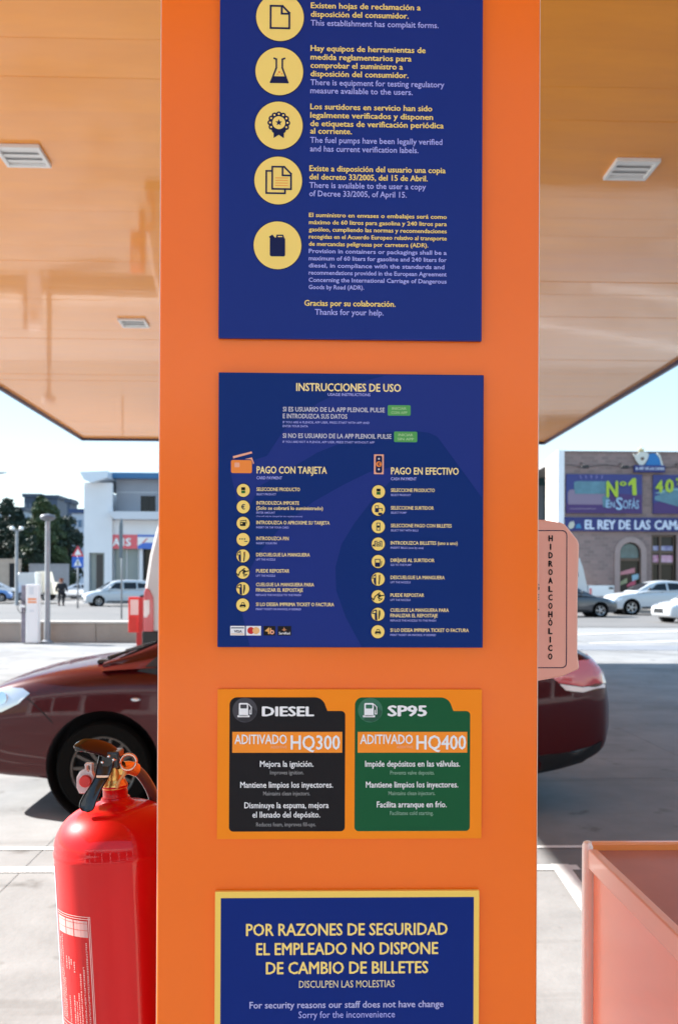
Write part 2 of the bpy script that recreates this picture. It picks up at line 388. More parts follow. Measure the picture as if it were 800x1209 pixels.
# =================================================================== SIGNS
class Sign:
    """flat print laid out on the pillar face; coordinates in units of the photo's own grid"""
    def __init__(s, name, label, box, col, thick=.006, r=.6, rough=.34):
        s.pyc = (box[1] + box[3]) / 2; s.y = YF - .0015 - thick; s.box = box
        a = s.w(box[0], box[3]); b = s.w(box[2], box[1])
        s.root = thing(name, label, 'sign', ((a[0] + b[0]) / 2, YF, a[1])); s.off = s.root.location.copy()
        m = mat(name + '_print', col, rough, spec=.15, var=.02, vs=3)
        mb = MB(s.off); pts = [s.w(*p) for p in rrect(*box, r, 3)]; slab(mb, pts, [], s.y, YF - .0015)
        mb.build('panel', m, s.root, bevel=.0006, seg=1)
        s.k = 0
    def w(s, px, py):
        return (P(px, s.pyc, YF).x, P(413, py, YF).z)
    def poly(s, name, polys, m, lay, parent=None, holes=()):
        mb = MB(s.off); y = s.y - .0003 * lay
        for pg in polys:
            V, T = cdt([s.w(*p) for p in pg], [[s.w(*p) for p in h] for h in holes])
            mb.add([(v.x, y, v.y) for v in V], T)
        return mb.build(name, m, parent or s.root)
    def stroke(s, lines, wd):
        out = []
        for ln in lines:
            for a, b in zip(ln[:-1], ln[1:]):
                dx, dy = b[0] - a[0], b[1] - a[1]; L = math.hypot(dx, dy) or 1; nx, ny = -dy / L * wd / 2, dx / L * wd / 2
                ex, ey = dx / L * wd / 2, dy / L * wd / 2
                out.append([(a[0] - nx - ex, a[1] - ny - ey), (b[0] - nx + ex, b[1] - ny + ey), (b[0] + nx + ex, b[1] + ny + ey), (a[0] + nx - ex, a[1] + ny - ey)])
        return out
    def polyl(s, name, polys, m, lay, parent=None):
        mb = MB(s.off)
        for k, pg in enumerate(polys):
            y = s.y - .0003 * lay - .00001 * k
            ps = [s.w(*p) for p in pg]
            mb.add([(p[0], y, p[1]) for p in ps], [tuple(range(len(ps)))])
        return mb.build(name, m, parent or s.root)
    def text(s, t, x0, x1, base, cap, m, bold=.022, lay=3, parent=None):
        V, F = text_geo(t, bold, x0, x1, base, cap); mb = MB(s.off); y = s.y - .0003 * lay
        n3 = len(V) // 5 if bold > .018 else len(V) + 1
        mb.add([(s.w(v[0], 0)[0], y - .00003 * (i // n3), s.w(0, v[1])[1]) for i, v in enumerate(V)], F)
        return mb.build('lettering', m, parent or s.root)
def ink(name, c, rough=.4): return mat(name, c, rough, spec=.15)
IY = ink('ink_yellow', (1, .74, .22)); IYd = ink('disc_yellow', (1, .72, .19)); IL = ink('ink_lilac', (.44, .45, .92)); IW = ink('ink_white', (.88, .86, .86))
IYp = ink('ink_pale_yellow', (.98, .78, .36)); INV = ink('ink_navy', (.008, .012, .07)); IBK = ink('ink_black', (.012, .010, .012)); IGR = ink('ink_green', (.10, .38, .10))
IGL = ink('ink_pale_green', (.45, .66, .35)); IOR = ink('ink_orange', (.93, .27, .05)); ISA = ink('ink_salmon', (.90, .42, .28)); IDM = ink('ink_dim', (.30, .29, .29)); ILW = ink('ink_lilac_white', (.62, .60, .68))

# --- sign 1: rights and regulations
s1 = Sign('notice_board', 'tall dark blue notice with five yellow round pictograms at the top of the orange pillar', (259.5, -70, 568, 402), (.009, .028, .21))
ICC = [(330, 25.5), (329.5, 89), (329.2, 152.5), (328.8, 217), (328.3, 293)]
for i, (cx, cy) in enumerate(ICC):
    s1.poly('disc_outline', [circ(cx, cy, 29, 48)], INV, 1)
    d = s1.poly('pictogram_disc', [circ(cx, cy, 28, 48)], IYd, 2)
    X = lambda pts: [(cx + x, cy + y) for x, y in pts]
    if i == 0:
        s1.polyl('pictogram', s1.stroke([X([(-11, -13), (3, -13), (11, -5), (11, 13), (-11, 13), (-11, -13)]), X([(2, -13), (2, -4), (11, -4)])], 2.2), INV, 3, d)
    if i == 1:
        s1.polyl('pictogram', s1.stroke([X([(-6, -15), (-3.5, -14), (-3.5, -4), (-10, 13), (10, 13), (3.5, -4), (3.5, -14), (6, -15)])], 1.9) + [X([(-7, 6), (7, 6), (10, 13), (-10, 13)])], INV, 3, d)
        s1.polyl('pictogram', [X(circ(0, 1, 1.2, 10)), X(circ(3, 3, .9, 8)), X(circ(-2, 3.5, .8, 8))], IOR, 3, d)
    if i == 2:
        bl = [X(circ(10 * math.cos(R(a)), -3 + 10 * math.sin(R(a)), 3.4, 12)) for a in range(0, 360, 30)]
        s1.polyl('pictogram', bl + [X(circ(0, -3, 11, 24)), X([(-6, 5), (6, 5), (6, 15), (0, 11), (-6, 15)])], INV, 3, d)
        s1.polyl('pictogram', [X(circ(10.3 * math.cos(R(a)), -3 + 10.3 * math.sin(R(a)), 1.2, 8)) for a in range(0, 360, 30) if not 60 <= a <= 120] + [X(circ(0, -3, 7.6, 24))], IYd, 4.2, d)
        s1.poly('pictogram', [X([(4.2 * (1 if k % 2 == 0 else .42) * math.sin(R(36 * k)), -3 - 4.2 * (1 if k % 2 == 0 else .42) * math.cos(R(36 * k))) for k in range(10)])], INV, 5.6, d)
    if i == 3:
        s1.polyl('pictogram', s1.stroke([X([(-8, -11), (-14, -11), (-14, 15), (8, 15), (8, 11)]), X([(-7, -16), (7, -16), (15, -8), (15, 10), (-7, 10), (-7, -16)]), X([(5, -16), (5, -6), (15, -6)])], 2.0), INV, 3, d)
        s1.polyl('pictogram', s1.stroke([X([(-3, y), (11, y)]) for y in (-3, 0, 3, 6)], .7), IOR, 3, d)
    if i == 4:
        s1.poly('pictogram', [X(rrect(-9, -9, 9, 13, 2.2)), X([(-9, -8), (-10, -10), (-6, -12.5), (-3, -9)]), X([(-2, -9), (-1, -12.5), (6.5, -12.5), (8, -9)])], INV, 3, d)
        s1.polyl('pictogram', [X([(.5, -10.8), (5.4, -10.8), (5.9, -9.6), (.5, -9.6)])], IYd, 4, d)
T1 = [("Existen hojas de reclamación a", 366, 495, 14.2), ("disposición del consumidor.", 366, 481, 24.3), ("-This establishment has complait forms.", 366, 516, 34.6),
("Hay equipos de herramientas de", 366, 501, 64.4), ("medida reglamentarios para", 366, 484.5, 74.6), ("comprobar el suministro a", 366, 474.5, 84.4), ("disposición del consumidor.", 366, 481, 94.2),
("-There is equipment for testing regulatory", 366, 523, 104.4), ("-measure available to the users.", 366, 486, 114),
("Los surtidores en servicio han sido", 366, 509, 132.8), ("legalmente verificados y disponen", 366, 510, 142.8), ("de etiquetas de verificación periódica", 366, 522.5, 152.6), ("al corriente.", 366, 415, 161.4),
("-The fuel pumps have been legally verified", 366, 521, 172), ("-and has current verification labels.", 366, 493, 182.2),
("Existe a disposición del usuario una copia", 365.3, 525, 205.4), ("del decreto 33/2005, del 15 de Abril.", 365.3, 504, 215.2), ("-There is available to the user a copy", 365.3, 502, 225), ("-of Decree 33/2005, of April 15.", 365.3, 479.5, 234.8),
("Gracias por su colaboración.", 360, 467, 363.4), ("-Thanks for your help.", 372.5, 453, 373.8)]
for t, a, b, y in T1:
    lt = t[0] == '-'
    s1.text(t.lstrip('-'), a, b, y, 6.7, IL if lt else IY, .012 if lt else .026)
T1b = ["El suministro en envases o embalajes será como", "máximo de 60 litros para gasolina y 240 litros para", "gasóleo, cumpliendo las normas y recomendaciones", "recogidas en el Acuerdo Europeo relativo al transporte", "de mercancías peligrosas por carretera (ADR).",
"-Provision in containers or packagings shall be a", "-maximum of 60 liters for gasoline and 240 liters for", "-diesel, in compliance with the standards and", "-recommendations provided in the European Agreement", "-Concerning the International Carriage of Dangerous", "-Goods by Road (ADR)."]
for i, t in enumerate(T1b):
    s1.text(t.lstrip('-'), 365, {4: 505, 7: 524, 10: 430}.get(i, 526.6), 259.2 + 8.45 * i, 4.9, IL if t[0] == '-' else IY, .018 if t[0] == '-' else .026)

# --- sign 2: instructions
s2 = Sign('instruction_board', 'square blue usage instructions board with two columns of small yellow pictograms', (258, 442.5, 569, 764), (.0, .023, .165))
sw = ink('ink_mid_blue', (.012, .030, .215), .34)
cp = lambda pts: [(255 + x / 2.5, 435 + y / 2.5) for x, y in pts]
s2.poly('swirl_print', [cp([(40, 300), (150, 262), (200, 185), (300, 105), (440, 38), (500, 22), (781, 22), (781, 380), (650, 202), (625, 190), (590, 186), (500, 190), (400, 210), (300, 250), (200, 310), (130, 350), (90, 430), (70, 420)])], sw, 1)
s2.poly('swirl_print', [[(460, 552), (435, 558), (405, 573), (370, 593), (333, 622), (305, 655), (287, 690), (287, 725), (296, 763), (427, 763), (408, 728), (397, 697), (396, 670), (403, 643), (418, 618), (438, 592), (462, 566), (466, 556)]], sw, 1)
s2.text("INSTRUCCIONES DE USO", 349, 472, 463.3, 9.2, IYp, .03)
s2.text("USAGE INSTRUCTIONS", 386, 436, 468.8, 3.2, IL, .015)
for t, a, b, y, c, m_, bo in [("SI ES USUARIO DE LA APP PLENOIL PULSE", 333.5, 453, 487.6, 5.4, ILW, .028), ("E INTRODUZCA SUS DATOS", 333.5, 409, 495.6, 5.4, ILW, .028),
    ("IF YOU ARE A PLENOIL APP USER, PRESS START WITH APP AND", 333.5, 435, 501.4, 2.5, IL, .01), ("ENTER YOUR DATA", 333.5, 363, 506, 2.5, IL, .01),
    ("SI NO ES USUARIO DE LA APP PLENOIL PULSE", 333.5, 461, 518.6, 5.4, ILW, .028), ("IF YOU ARE NOT A PLENOIL APP USER, PRESS START WITHOUT APP", 333.5, 441, 524.4, 2.5, IL, .01),
    ("PAGO CON TARJETA", 303, 385.5, 560.3, 8.2, IYp, .03), ("CARD PAYMENT", 303, 333, 567.3, 3.4, IL, .015), ("PAGO EN EFECTIVO", 460.5, 540, 560.3, 8.2, IYp, .03), ("CASH PAYMENT", 460.5, 490.5, 567.3, 3.4, IL, .015)]:
    s2.text(t, a, b, y, c, m_, bo)
for (x0, y0, x1, y1, ta, tb) in [(456.5, 479, 483.3, 491.3, "INICIAR", "CON APP"), (464, 510, 491.2, 522.4, "INICIAR", "SIN APP")]:
    bd = s2.poly('badge', [rrect(x0, y0, x1, y1, 1.6)], IGR, 2)
    s2.text(ta, x0 + 5, x1 - 5, y0 + 5.4, 3, IGL, .02, 3, bd); s2.text(tb, x0 + 4, x1 - 4, y0 + 10.3, 3, IGL, .02, 3, bd)
# payment emblems
cdp = s2.poly('card_emblem', [rrect(273, 545, 297.5, 560.3, 2)], IOR, 2.4)
s2.polyl('card_emblem', [[(275, 540.5), (297, 534.8), (297.8, 537), (275.5, 543.2)]], ISA, 2)
s2.polyl('card_emblem', [[(289, 543.8), (297.5, 541.8), (300, 548.5), (299, 550), (297.9, 546), (296, 544)]], ISA, 2)
s2.polyl('card_chip', [rrect(277, 548, 283, 553.5, 1)], ISA, 3, cdp)
bn = s2.polyl('banknote_emblem', [rrect(440.6, 537, 452, 560.3, .6)], ISA, 2)
s2.polyl('banknote_print', [rrect(442.6, 538.6, 450.2, 558.8, 2)], INV, 3, bn)
s2.polyl('banknote_print', [circ(446.3, 548.6, 3.4, 18)], IOR, 4.2, bn)
s2.polyl('banknote_print', [circ(446.3, 542.3, 1.2, 10), circ(446.3, 554.7, 1.2, 10)], ILW, 4.2, bn)
s2.text("€", 444.8, 447.9, 550.7, 4, INV, .02, 5.4, bn)
def icon(s, cx, cy, r, kind):
    s.poly('disc_outline', [circ(cx, cy, r + .9, 28)], INV, 2)
    d = s.poly('pictogram_disc', [circ(cx, cy, r, 28)], IYd, 3)
    X = lambda pts: [(cx + x, cy + y) for x, y in pts]
    B = lambda polys, m=IBK, l=4: s.polyl('pictogram', [X(p) for p in polys], m, l, d)
    K = lambda lines, wd=.8, m=IBK, l=4: s.polyl('pictogram', s.stroke([X(q) for q in lines], wd), m, l, d)
    if kind == 'product': B([rrect(-2.3, -3.6, 2.3, -.3, .3)]); B([rrect(-2.3, .2, 2.3, 3.4, .3)], ink('ink_leaf', (.03, .16, .03)))
    if kind == 'euro': s.text('€', cx - 2.4, cx + 2.2, cy + 2.9, 5.8, INV, .03, 4, d)
    if kind == 'card': B([rrect(-3.6, -1.4, 3, 3.2, .6)]); K([[(-3.4, -2.6), (3.4, -3.6), (3.9, 0)]], .8); B([rrect(-2.6, -.4, -.8, 1, .2)], IYd, 5)
    if kind == 'pin': B([circ(x, -.6, .85, 8) for x in (-3.6, -.9, 1.8)], INV); K([[(2, 2.2), (4.8, 2.2)]], .9, INV)
    if kind == 'lift': B([[(-7.3, -.4), (-6, -4), (-2.6, -6.2), (-2.2, 7.0), (-4, 6.2), (-5.3, 3), (-5.0, -.8)]], INV); B([[(.8, -4.5), (2.6, -4.8), (2.4, -.6), (1.6, 6.2), (.4, 6.2), (1, 0)], [(-7, -.8), (-5.4, -3.6), (-3.4, -4.2), (-3.2, -1.2)]]); B([[(-6.4, -1.5), (-4.9, -3.6), (-3.4, -3.9), (-3.4, -1.6)]], IYd, 5); B([[(1.3, -4), (2.2, -4), (2, -1.5)]], IOR, 5)
    if kind == 'refuel': K([[(-5, 3.5), (-3.4, -.4), (-1, -2.2), (1.8, -4.4)], [(2, -.8), (6.6, -1.6)], [(0, .6), (2.4, 3.6), (4.6, 2.6)], [(-7.2, 1.6), (-5.2, 3.8)]], 1.2); B([[(-.6, -2.2), (2.6, -3), (3.6, -.4), (1.2, 1.2)], [(.4, 2), (3, 1.4), (3.2, 4.6), (.8, 4.8)]]); B([circ(1.8, 3.2, .8, 8)], IYd, 5)
    if kind == 'hang': B([[(-7.4, -.8), (-5.8, -4.4), (-2.6, -5.6), (-1.2, -5), (-.8, 7.4), (-3.6, 6.6), (-3.8, -.2)]], INV); B([[(1.0, -4.8), (2.6, -4.2), (2.8, 0), (1.4, 5.6), (.5, 5.6)]]); B([[(-6.2, -1.6), (-5, -3.4), (-2.6, -4), (-2.6, -1.6)]], IYd, 5)
    if kind == 'ticket': B([rrect(-3.4, -.4, 3.4, 2.8, .8), [(-2, -.4), (-1.2, -3), (1.4, -3), (2.6, -.4)]]); B([[(-1.2, -.5), (-.8, -2.2), (1.1, -2.2), (1.6, -.5)], [(-2, 1.8), (2, 1.8), (2, 2.4), (-2, 2.4)]], IYd, 5)
    if kind == 'pump': B([rrect(-4, -4.4, .4, 3.6, .6), rrect(-.2, 4.2, 4.6, 7.0, .4)], INV); K([[(.6, -.8), (4.4, -.8), (4.6, 1.6)]], .9, INV); B([rrect(-3.2, -3.6, -.4, -1.2, .4)], IYd, 5)
    if kind == 'bill': K([[(-1.9, -4.2), (1.9, -4.2), (1.9, 4.2), (-1.9, 4.2), (-1.9, -4.2)]], .8, INV); B([circ(0, 0, 1.5, 12)])
    if kind == 'insert': K([[(-4, 3), (-4, -3.2), (-1.4, -3.2)], [(4, 3), (4, -3.2), (1.4, -3.2)], [(-2, 2.4), (-2, -1.4), (2, -1.4), (2, 2.4), (-2, 2.4)]], .9, INV); B([circ(0, .6, .9, 10), [(-7, 1), (-4.4, .4), (-4.4, 2.4), (-6.6, 3)]])
    if kind == 'goto': K([[(-3.4, 5.4), (-3.4, -2.6), (2, -2.6), (2, 5.4)]], .9, INV); B([rrect(-3.4, 1.2, 2, 6.2, .3)], INV); B([[(3.4, -.8), (4.4, -.6), (4, 4.8), (3.3, 4.8)]])
for k, (cy, kd) in enumerate(zip((580.5, 599.8, 619, 638, 657.2, 676.4, 695.6, 714.6), ('product', 'euro', 'card', 'pin', 'lift', 'refuel', 'hang', 'ticket'))): icon(s2, 287.5, cy, 7.6, kd)
for k, (cy, kd) in enumerate(zip((581, 601.5, 622, 642.4, 663, 683.7, 704.3, 725, 745.5), ('product', 'pump', 'bill', 'insert', 'goto', 'lift', 'refuel', 'hang', 'ticket'))): icon(s2, 446, cy, 7.7, kd)
T2 = [(303, [("SELECCIONE PRODUCTO", 354, 581, 0), ("SELECT PRODUCT", 326, 586, 1), ("INTRODUZCA IMPORTE", 353, 597, 0), ("(Solo se cobrará lo suministrado)", 381, 603, 0), ("ENTER AMOUNT", 325, 607.6, 1), ("(You will only be charged for the supplied amount)", 357, 611.4, 2),
 ("INTRODUZCA O APROXIME SU TARJETA", 389, 620, 0), ("INSERT OR TAP YOUR CARD", 341, 624.8, 1), ("INTRODUZCA PIN", 341, 638.6, 0), ("INSERT YOUR PIN", 327, 643.4, 1), ("DESCUELGUE LA MANGUERA", 366, 657.6, 0), ("LIFT THE NOZZLE", 325.5, 662.4, 1),
 ("PUEDE REPOSTAR", 342, 676.6, 0), ("LIFT THE NOZZLE", 325.5, 681.4, 1), ("CUELGUE LA MANGUERA PARA", 371, 692.6, 0), ("FINALIZAR EL REPOSTAJE", 358, 699, 0), ("REPLACE THE NOZZLE TO THE FINISH", 356, 704, 1), ("SI LO DESEA IMPRIMA TICKET O FACTURA", 394.5, 715.8, 0), ("PRINT TICKET OR INVOICE, IF DESIRED", 356, 720.6, 1)]),
 (460.5, [("SELECCIONE PRODUCTO", 512, 581, 0), ("SELECT PRODUCT", 484, 585.8, 1), ("SELECCIONE SURTIDOR", 511, 601.8, 0), ("SELECT PUMP", 479, 606.6, 1), ("SELECCIONE PAGO CON BILLETES", 532, 622.6, 0), ("SELECT PAY WITH BILLS", 493, 627.4, 1),
 ("INTRODUZCA BILLETES (uno a uno)", 539, 643, 0), ("INSERT BILLS (one by one)", 499, 647.8, 1), ("DIRÍJASE AL SURTIDOR", 512, 663.4, 0), ("GO TO THE PUMP", 485, 668, 1), ("DESCUELGUE LA MANGUERA", 524, 683.6, 0), ("LIFT THE NOZZLE", 484, 688.4, 1),
 ("PUEDE REPOSTAR", 500, 704.4, 0), ("LIFT THE NOZZLE", 484, 709.2, 1), ("CUELGUE LA MANGUERA PARA", 529, 722, 0), ("FINALIZAR EL REPOSTAJE", 516, 728.4, 0), ("REPLACE THE NOZZLE TO THE FINISH", 514, 733.4, 1), ("SI LO DESEA IMPRIMA TICKET O FACTURA", 552.5, 745.6, 0), ("PRINT TICKET OR INVOICE, IF DESIRED", 514, 750.4, 1)])]
for x0, rows in T2:
    for t, x1, y, sm_ in rows:
        s2.text(t, x0, x1, y, (4.1, 2.3, 1.6)[sm_], IL if sm_ else IYp, (.026, .012, .006)[sm_])
# card logos
v1 = s2.polyl('card_logo', [[(273, 739.2), (290, 739.2), (290, 750.3), (273, 750.3)]], IW, 2)
s2.polyl('logo_print', [[(273.8, 741), (289.2, 741), (289.2, 742), (273.8, 742)]], INV, 3, v1); s2.text("VISA", 277.5, 286.8, 747, 3, INV, .03, 3, v1); s2.polyl('logo_print', [[(274, 748), (289, 748), (289, 749.4), (274, 749.4)]], ink('ink_peach', (.85, .6, .45)), 3, v1)
v2 = s2.polyl('card_logo', [[(291.4, 739.2), (309, 739.2), (309, 750.3), (291.4, 750.3)]], IW, 2)
s2.polyl('logo_print', [circ(297.2, 744.6, 4.1, 24)], ink('ink_red', (.62, .03, .03)), 3, v2); s2.polyl('logo_print', [circ(303.2, 744.6, 4.1, 24)], ink('ink_amber', (.9, .5, .2)), 4, v2)
v3 = s2.polyl('card_logo', [[(312, 739.2), (325.8, 739.2), (325.8, 750.3), (312, 750.3)]], IBK, 2)
s2.polyl('logo_print', [[(313.5, 745), (318.5, 740.6), (319.2, 748.8), (317.4, 748.6), (317.2, 746)], [(319.6, 741.5), (321, 741.5), (321, 748), (319.6, 748)]], ink('ink_gold', (.8, .42, .12)), 3, v3); s2.poly('logo_print', [circ(322, 746.4, 2.6, 16)], ISA, 3.5, v3, holes=[circ(322, 746.4, 1.2, 12)])
v4 = s2.polyl('card_logo', [[(328.6, 739.2), (344.4, 739.2), (344.4, 750.3), (328.6, 750.3)]], IBK, 2)
s2.text("ServiRed", 330, 343, 749, 3, IW, .03, 3, v4); s2.polyl('logo_print', [[(336, 740.3), (337.4, 743), (339.6, 743.6), (337.2, 744.4), (336.2, 745.6), (335, 744.3), (333, 743.6), (335.2, 743)]], ink('ink_bronze', (.5, .22, .1)), 3, v4)

# --- sign 3: fuels
s3 = Sign('fuel_additive_sign', 'amber sign with a black diesel tab and a green petrol tab side by side', (256.8, 813.5, 567.5, 989.5), (1, .27, .010), thick=.004)
def tabp(x0, x1, xs):
    p = circ(x0 + 9, 832, 9, 8, 180, 270) + circ(xs - 12, 836, 13, 8, 270, 345) + [(xs + 3, 839)] + circ(x1 - 5, 844, 5, 6, 270, 360) + circ(x1 - 5, 975.5, 5, 6, 0, 90) + circ(x0 + 5, 975.5, 5, 6, 90, 180)
    return p
for (x0, x1, xs, m_, disc, nm, nx, hq, ax, hx, mlab) in [(271, 407, 383, IBK, (.07, .065, .075), "DIESEL", (309, 370.5), "HQ300", (277, 338.5), (343, 401), 'black'), (418.3, 553.8, 531, ink('ink_dark_green', (.008, .10, .035)), (.05, .17, .10), "SP95", (456.5, 503), "HQ400", (424.5, 486.5), (490.5, 549), 'green')]:
    tb = s3.poly('fuel_tab', [tabp(x0, x1, xs)], m_, 1); tag(tb, label='%s tab with rounded step headed %s' % (mlab, nm))
    cx = x0 + 18; cy = 838
    s3.poly('pictogram_disc', [circ(cx, cy, 14.5, 36)], ink('ink_disc', disc), 2, tb)
    s3.polyl('pictogram_disc', [[(cx + 4, cy - 8.5), (cx + 14, cy + 1.5), (cx + 11, cy + 9.5), (cx + 3, cy + 14), (cx - 8, cy + 12), (cx - 6, cy + 8)]], ink('ink_disc_shade', tuple(v * .6 for v in disc)), 2.6, tb)
    s3.poly('pictogram', [rrect(cx - 7, cy - 8.5, cx + 4, cy + 7, 1.5), [(cx - 8.6, cy + 6), (cx + 5.6, cy + 6), (cx + 5.6, cy + 8.2), (cx - 8.6, cy + 8.2)]], IW, 3.4, tb)
    s3.polyl('pictogram', [rrect(cx - 5.3, cy - 6.6, cx + 2.4, cy - 2, .8)], ink('ink_screen', disc), 4.2, tb)
    s3.polyl('pictogram', s3.stroke([[(cx + 4.6, cy - 7), (cx + 7.6, cy - 3.6), (cx + 7.6, cy + 4.4), (cx + 5.6, cy + 4.4), (cx + 5.6, cy)]], .9), IW, 3.4, tb)
    bd = s3.polyl('additive_band', [[(x0 + 3.4, 863.5), (x1 - 3.4, 863.5), (x1 - 3.4, 888), (x0 + 3.4, 888)]], ink('ink_amber_band', (1, .30, .03)), 2)
    s3.text(nm, nx[0], nx[1], 844.8, 11.2 if nm == 'DIESEL' else 12.5, IW, .045, 3, tb)
    s3.text("ADITIVADO", ax[0], ax[1], 877.6, 11, IW, .02, 3, bd); s3.text("ADDITIVE", ax[1] - 19, ax[1], 882.8, 3, ISA, .01, 3, bd); s3.text(hq, hx[0], hx[1], 884, 16.5, IW, .022, 3, bd)
for t, a, b, y, sm_ in [("Mejora la ignición.", 307, 370, 904.4, 0), ("Improves ignition.", 319, 358.5, 913.4, 1), ("Mantiene limpios los inyectores.", 284, 393, 929, 0), ("Maintains clean injectors.", 311, 366, 938, 1), ("Disminuye la espuma, mejora", 289, 388, 953, 0), ("el llenado del depósito.", 298.5, 378, 964, 0), ("Reduces foam, improves fill-ups.", 303, 373, 974.4, 1),
    ("Impide depósitos en las válvulas.", 430.5, 542, 904.4, 0), ("Prevents valve deposits.", 460, 512, 913.8, 1), ("Mantiene limpios los inyectores.", 431.5, 540, 929, 0), ("Maintains clean injectors.", 458, 513, 938, 1), ("Facilita arranque en frío.", 444.5, 526.5, 952.4, 0), ("Facilitates cold starting.", 460, 511, 961.4, 1)]:
    s3.text(t, a, b, y, 4.6 if sm_ else 7, (ink('ink_dim_green', (.26, .42, .30)) if a > 410 else IDM) if sm_ else IW, .008 if sm_ else .02, 2.5)

# --- sign 4: no change given
s4 = Sign('security_notice', 'dark blue security notice with a yellow border at the foot of the pillar', (254, 1050.5, 564, 1262), (1, .66, .13))
s4.polyl('inner_panel', [[(260.8, 1058), (557.6, 1058), (557.6, 1255), (260.8, 1255)]], ink('ink_deep_blue', (.001, .020, .19), .34), 1)
for t, a, b, y, c, m_, bo in [("POR RAZONES DE SEGURIDAD", 290.5, 527, 1102, 14, IY, .026), ("EL EMPLEADO NO DISPONE", 302.5, 516, 1124.6, 14, IY, .026), ("DE CAMBIO DE BILLETES", 314, 504.5, 1147, 14, IY, .026), ("DISCULPEN LAS MOLESTIAS", 353, 465, 1163.4, 8.2, ink('ink_cream', (.78, .66, .40)), .004),
    ("For security reasons our staff does not have change", 295, 522.5, 1187.2, 7.8, ink('ink_lilac_bright', (.48, .48, .78)), .02), ("Sorry for the inconvenience", 352.5, 465.5, 1199, 7.8, IL, .0)]:
    s4.text(t, a, b, y, c, m_, bo, 2.2)

# =================================================================== EXTINGUISHER
DE = 1.50
def EP(px, py): p = P(px, py, DE); return Vector((p.x, DE, p.z))
sc = FPX / DE                      # photo units per metre at this distance
top = EP(136.5, 944); bot0 = EP(151.5, 1209)
axd = (top - bot0).normalized()
rad = 72.5 / sc
ER = Matrix.Rotation(math.atan2(axd.x, axd.z), 3, 'Y')
H = 0.50
basep = top - axd * H
ex = thing('fire_extinguisher', 'shiny red fire extinguisher with black grips hanging beside the orange pillar', 'fire extinguisher', basep)
def eb(mb): mb.v = [ER @ v for v in mb.v]; return mb
prof = [(.0, 0), (rad * .80, 0), (rad * .93, .012), (rad * .99, .035), (rad, .06)]
d = 1 / sc
hs = H - 50 * d                  # shoulder start
prof += [(rad, hs - .012), (rad * 1.006, hs - .010), (rad * 1.012, hs - .006), (rad * 1.006, hs - .002)]
for k in range(0, 15):
    a = R(90 * k / 15 * .97)
    prof.append((17 * d + (rad - 17 * d) * math.cos(a) ** .92, hs + 46 * d * math.sin(a) ** 1.05))
prof += [(17 * d, H), (16.2 * d, H + 3 * d)]
eb(MB().lathe(prof, 72)).build('cylinder_body', M['red'], ex, smooth=True, sharp=50)
eb(MB().lathe([(15.5 * d, H - 2 * d), (15.2 * d, H + 2 * d), (14.2 * d, H + 3 * d), (14.2 * d, H + 14 * d), (15 * d, H + 15 * d), (15 * d, H + 17 * d)], 36)).build('neck', M['red'], ex, smooth=True, sharp=40)
eb(MB().lathe([(13.6 * d, H + 13 * d), (14.6 * d, H + 14 * d), (14.8 * d, H + 18 * d), (13.8 * d, H + 19.5 * d), (12.8 * d, H + 22 * d), (12 * d, H + 24 * d)], 36)).build('collar', M['brass'], ex, smooth=True, sharp=40)
eb(MB().lathe([(10 * d, H + 20 * d), (10.5 * d, H + 26 * d), (9 * d, H + 34 * d), (7.5 * d, H + 46 * d), (5 * d, H + 48 * d)], 24)).build('valve_body', M['brass'], ex, smooth=True, sharp=35)
eb(MB().box(-2 * d, 13 * d, -6 * d, 5 * d, H + 28 * d, H + 40 * d)).build('valve_outlet', M['brass'], ex, bevel=.002)
# grips: swept channel sections (photo units, y towards the viewer is negative)
def EL(px, py, dy=0): p = EP(px, py) - basep; return Vector((p.x, dy, p.z))
def ribbon(pts, wds, th, name, m, side=Vector((1, 0, 0)), lip=0):
    """flat pressed-steel strip following pts; width along side or in the picture plane"""
    mb = MB(); n = len(pts); vs = []
    for i, p in enumerate(pts):
        t = (pts[min(i + 1, n - 1)] - pts[max(i - 1, 0)]).normalized(); b = side - t * side.dot(t); b.normalize(); nn = t.cross(b).normalized()
        wv = wds[i] / 2
        row = [(-1, .35), (-.92, 0), (-.5, -.25), (0, -.3), (.5, -.25), (.92, 0), (1, .35)]
        for u, l_ in row: vs.append(p + b * wv * u + nn * (l_ * lip))
        for u, l_ in reversed(row): vs.append(p + b * (wv * u * .9) + nn * (l_ * lip + th))
    k = 14
    fs = [(i * k + j, i * k + (j + 1) % k, (i + 1) * k + (j + 1) % k, (i + 1) * k + j) for i in range(n - 1) for j in range(k)]
    fs += [tuple(range(k - 1, -1, -1)), tuple(range((n - 1) * k, n * k))]
    mb.add(vs, fs); return mb.build(name, m, ex, smooth=True, sharp=45)
M['gripblack'] = mat('black_enamel', (.006, .005, .005), .22, spec=.45, coat=.3, coatr=.08)
up = crom([EL(143, 905, -.004), EL(141, 894, -.010), EL(133, 884, -.018), EL(120, 877, -.030), EL(107, 874, -.042), EL(97, 876, -.050)], 5)
ribbon(up, [interp([(0, .016), (.3, .026), (.7, .026), (.9, .020), (1, .006)], i / (len(up) - 1)) for i in range(len(up))], .0018, 'squeeze_lever', M['gripblack'], Vector((.25, .85, .45)), .010)
lo = crom([EL(130, 891, -.020), EL(129, 902, -.028), EL(126, 914, -.036), EL(120, 926, -.044), EL(114, 938, -.050), EL(110.5, 949, -.054)], 5)
ribbon(lo, [interp([(0, .027), (.25, .026), (.5, .020), (.75, .024), (.9, .024), (1, .010)], i / (len(lo) - 1)) for i in range(len(lo))], .002, 'carry_handle', M['gripblack'], Vector((1, 0, .25)), .008)
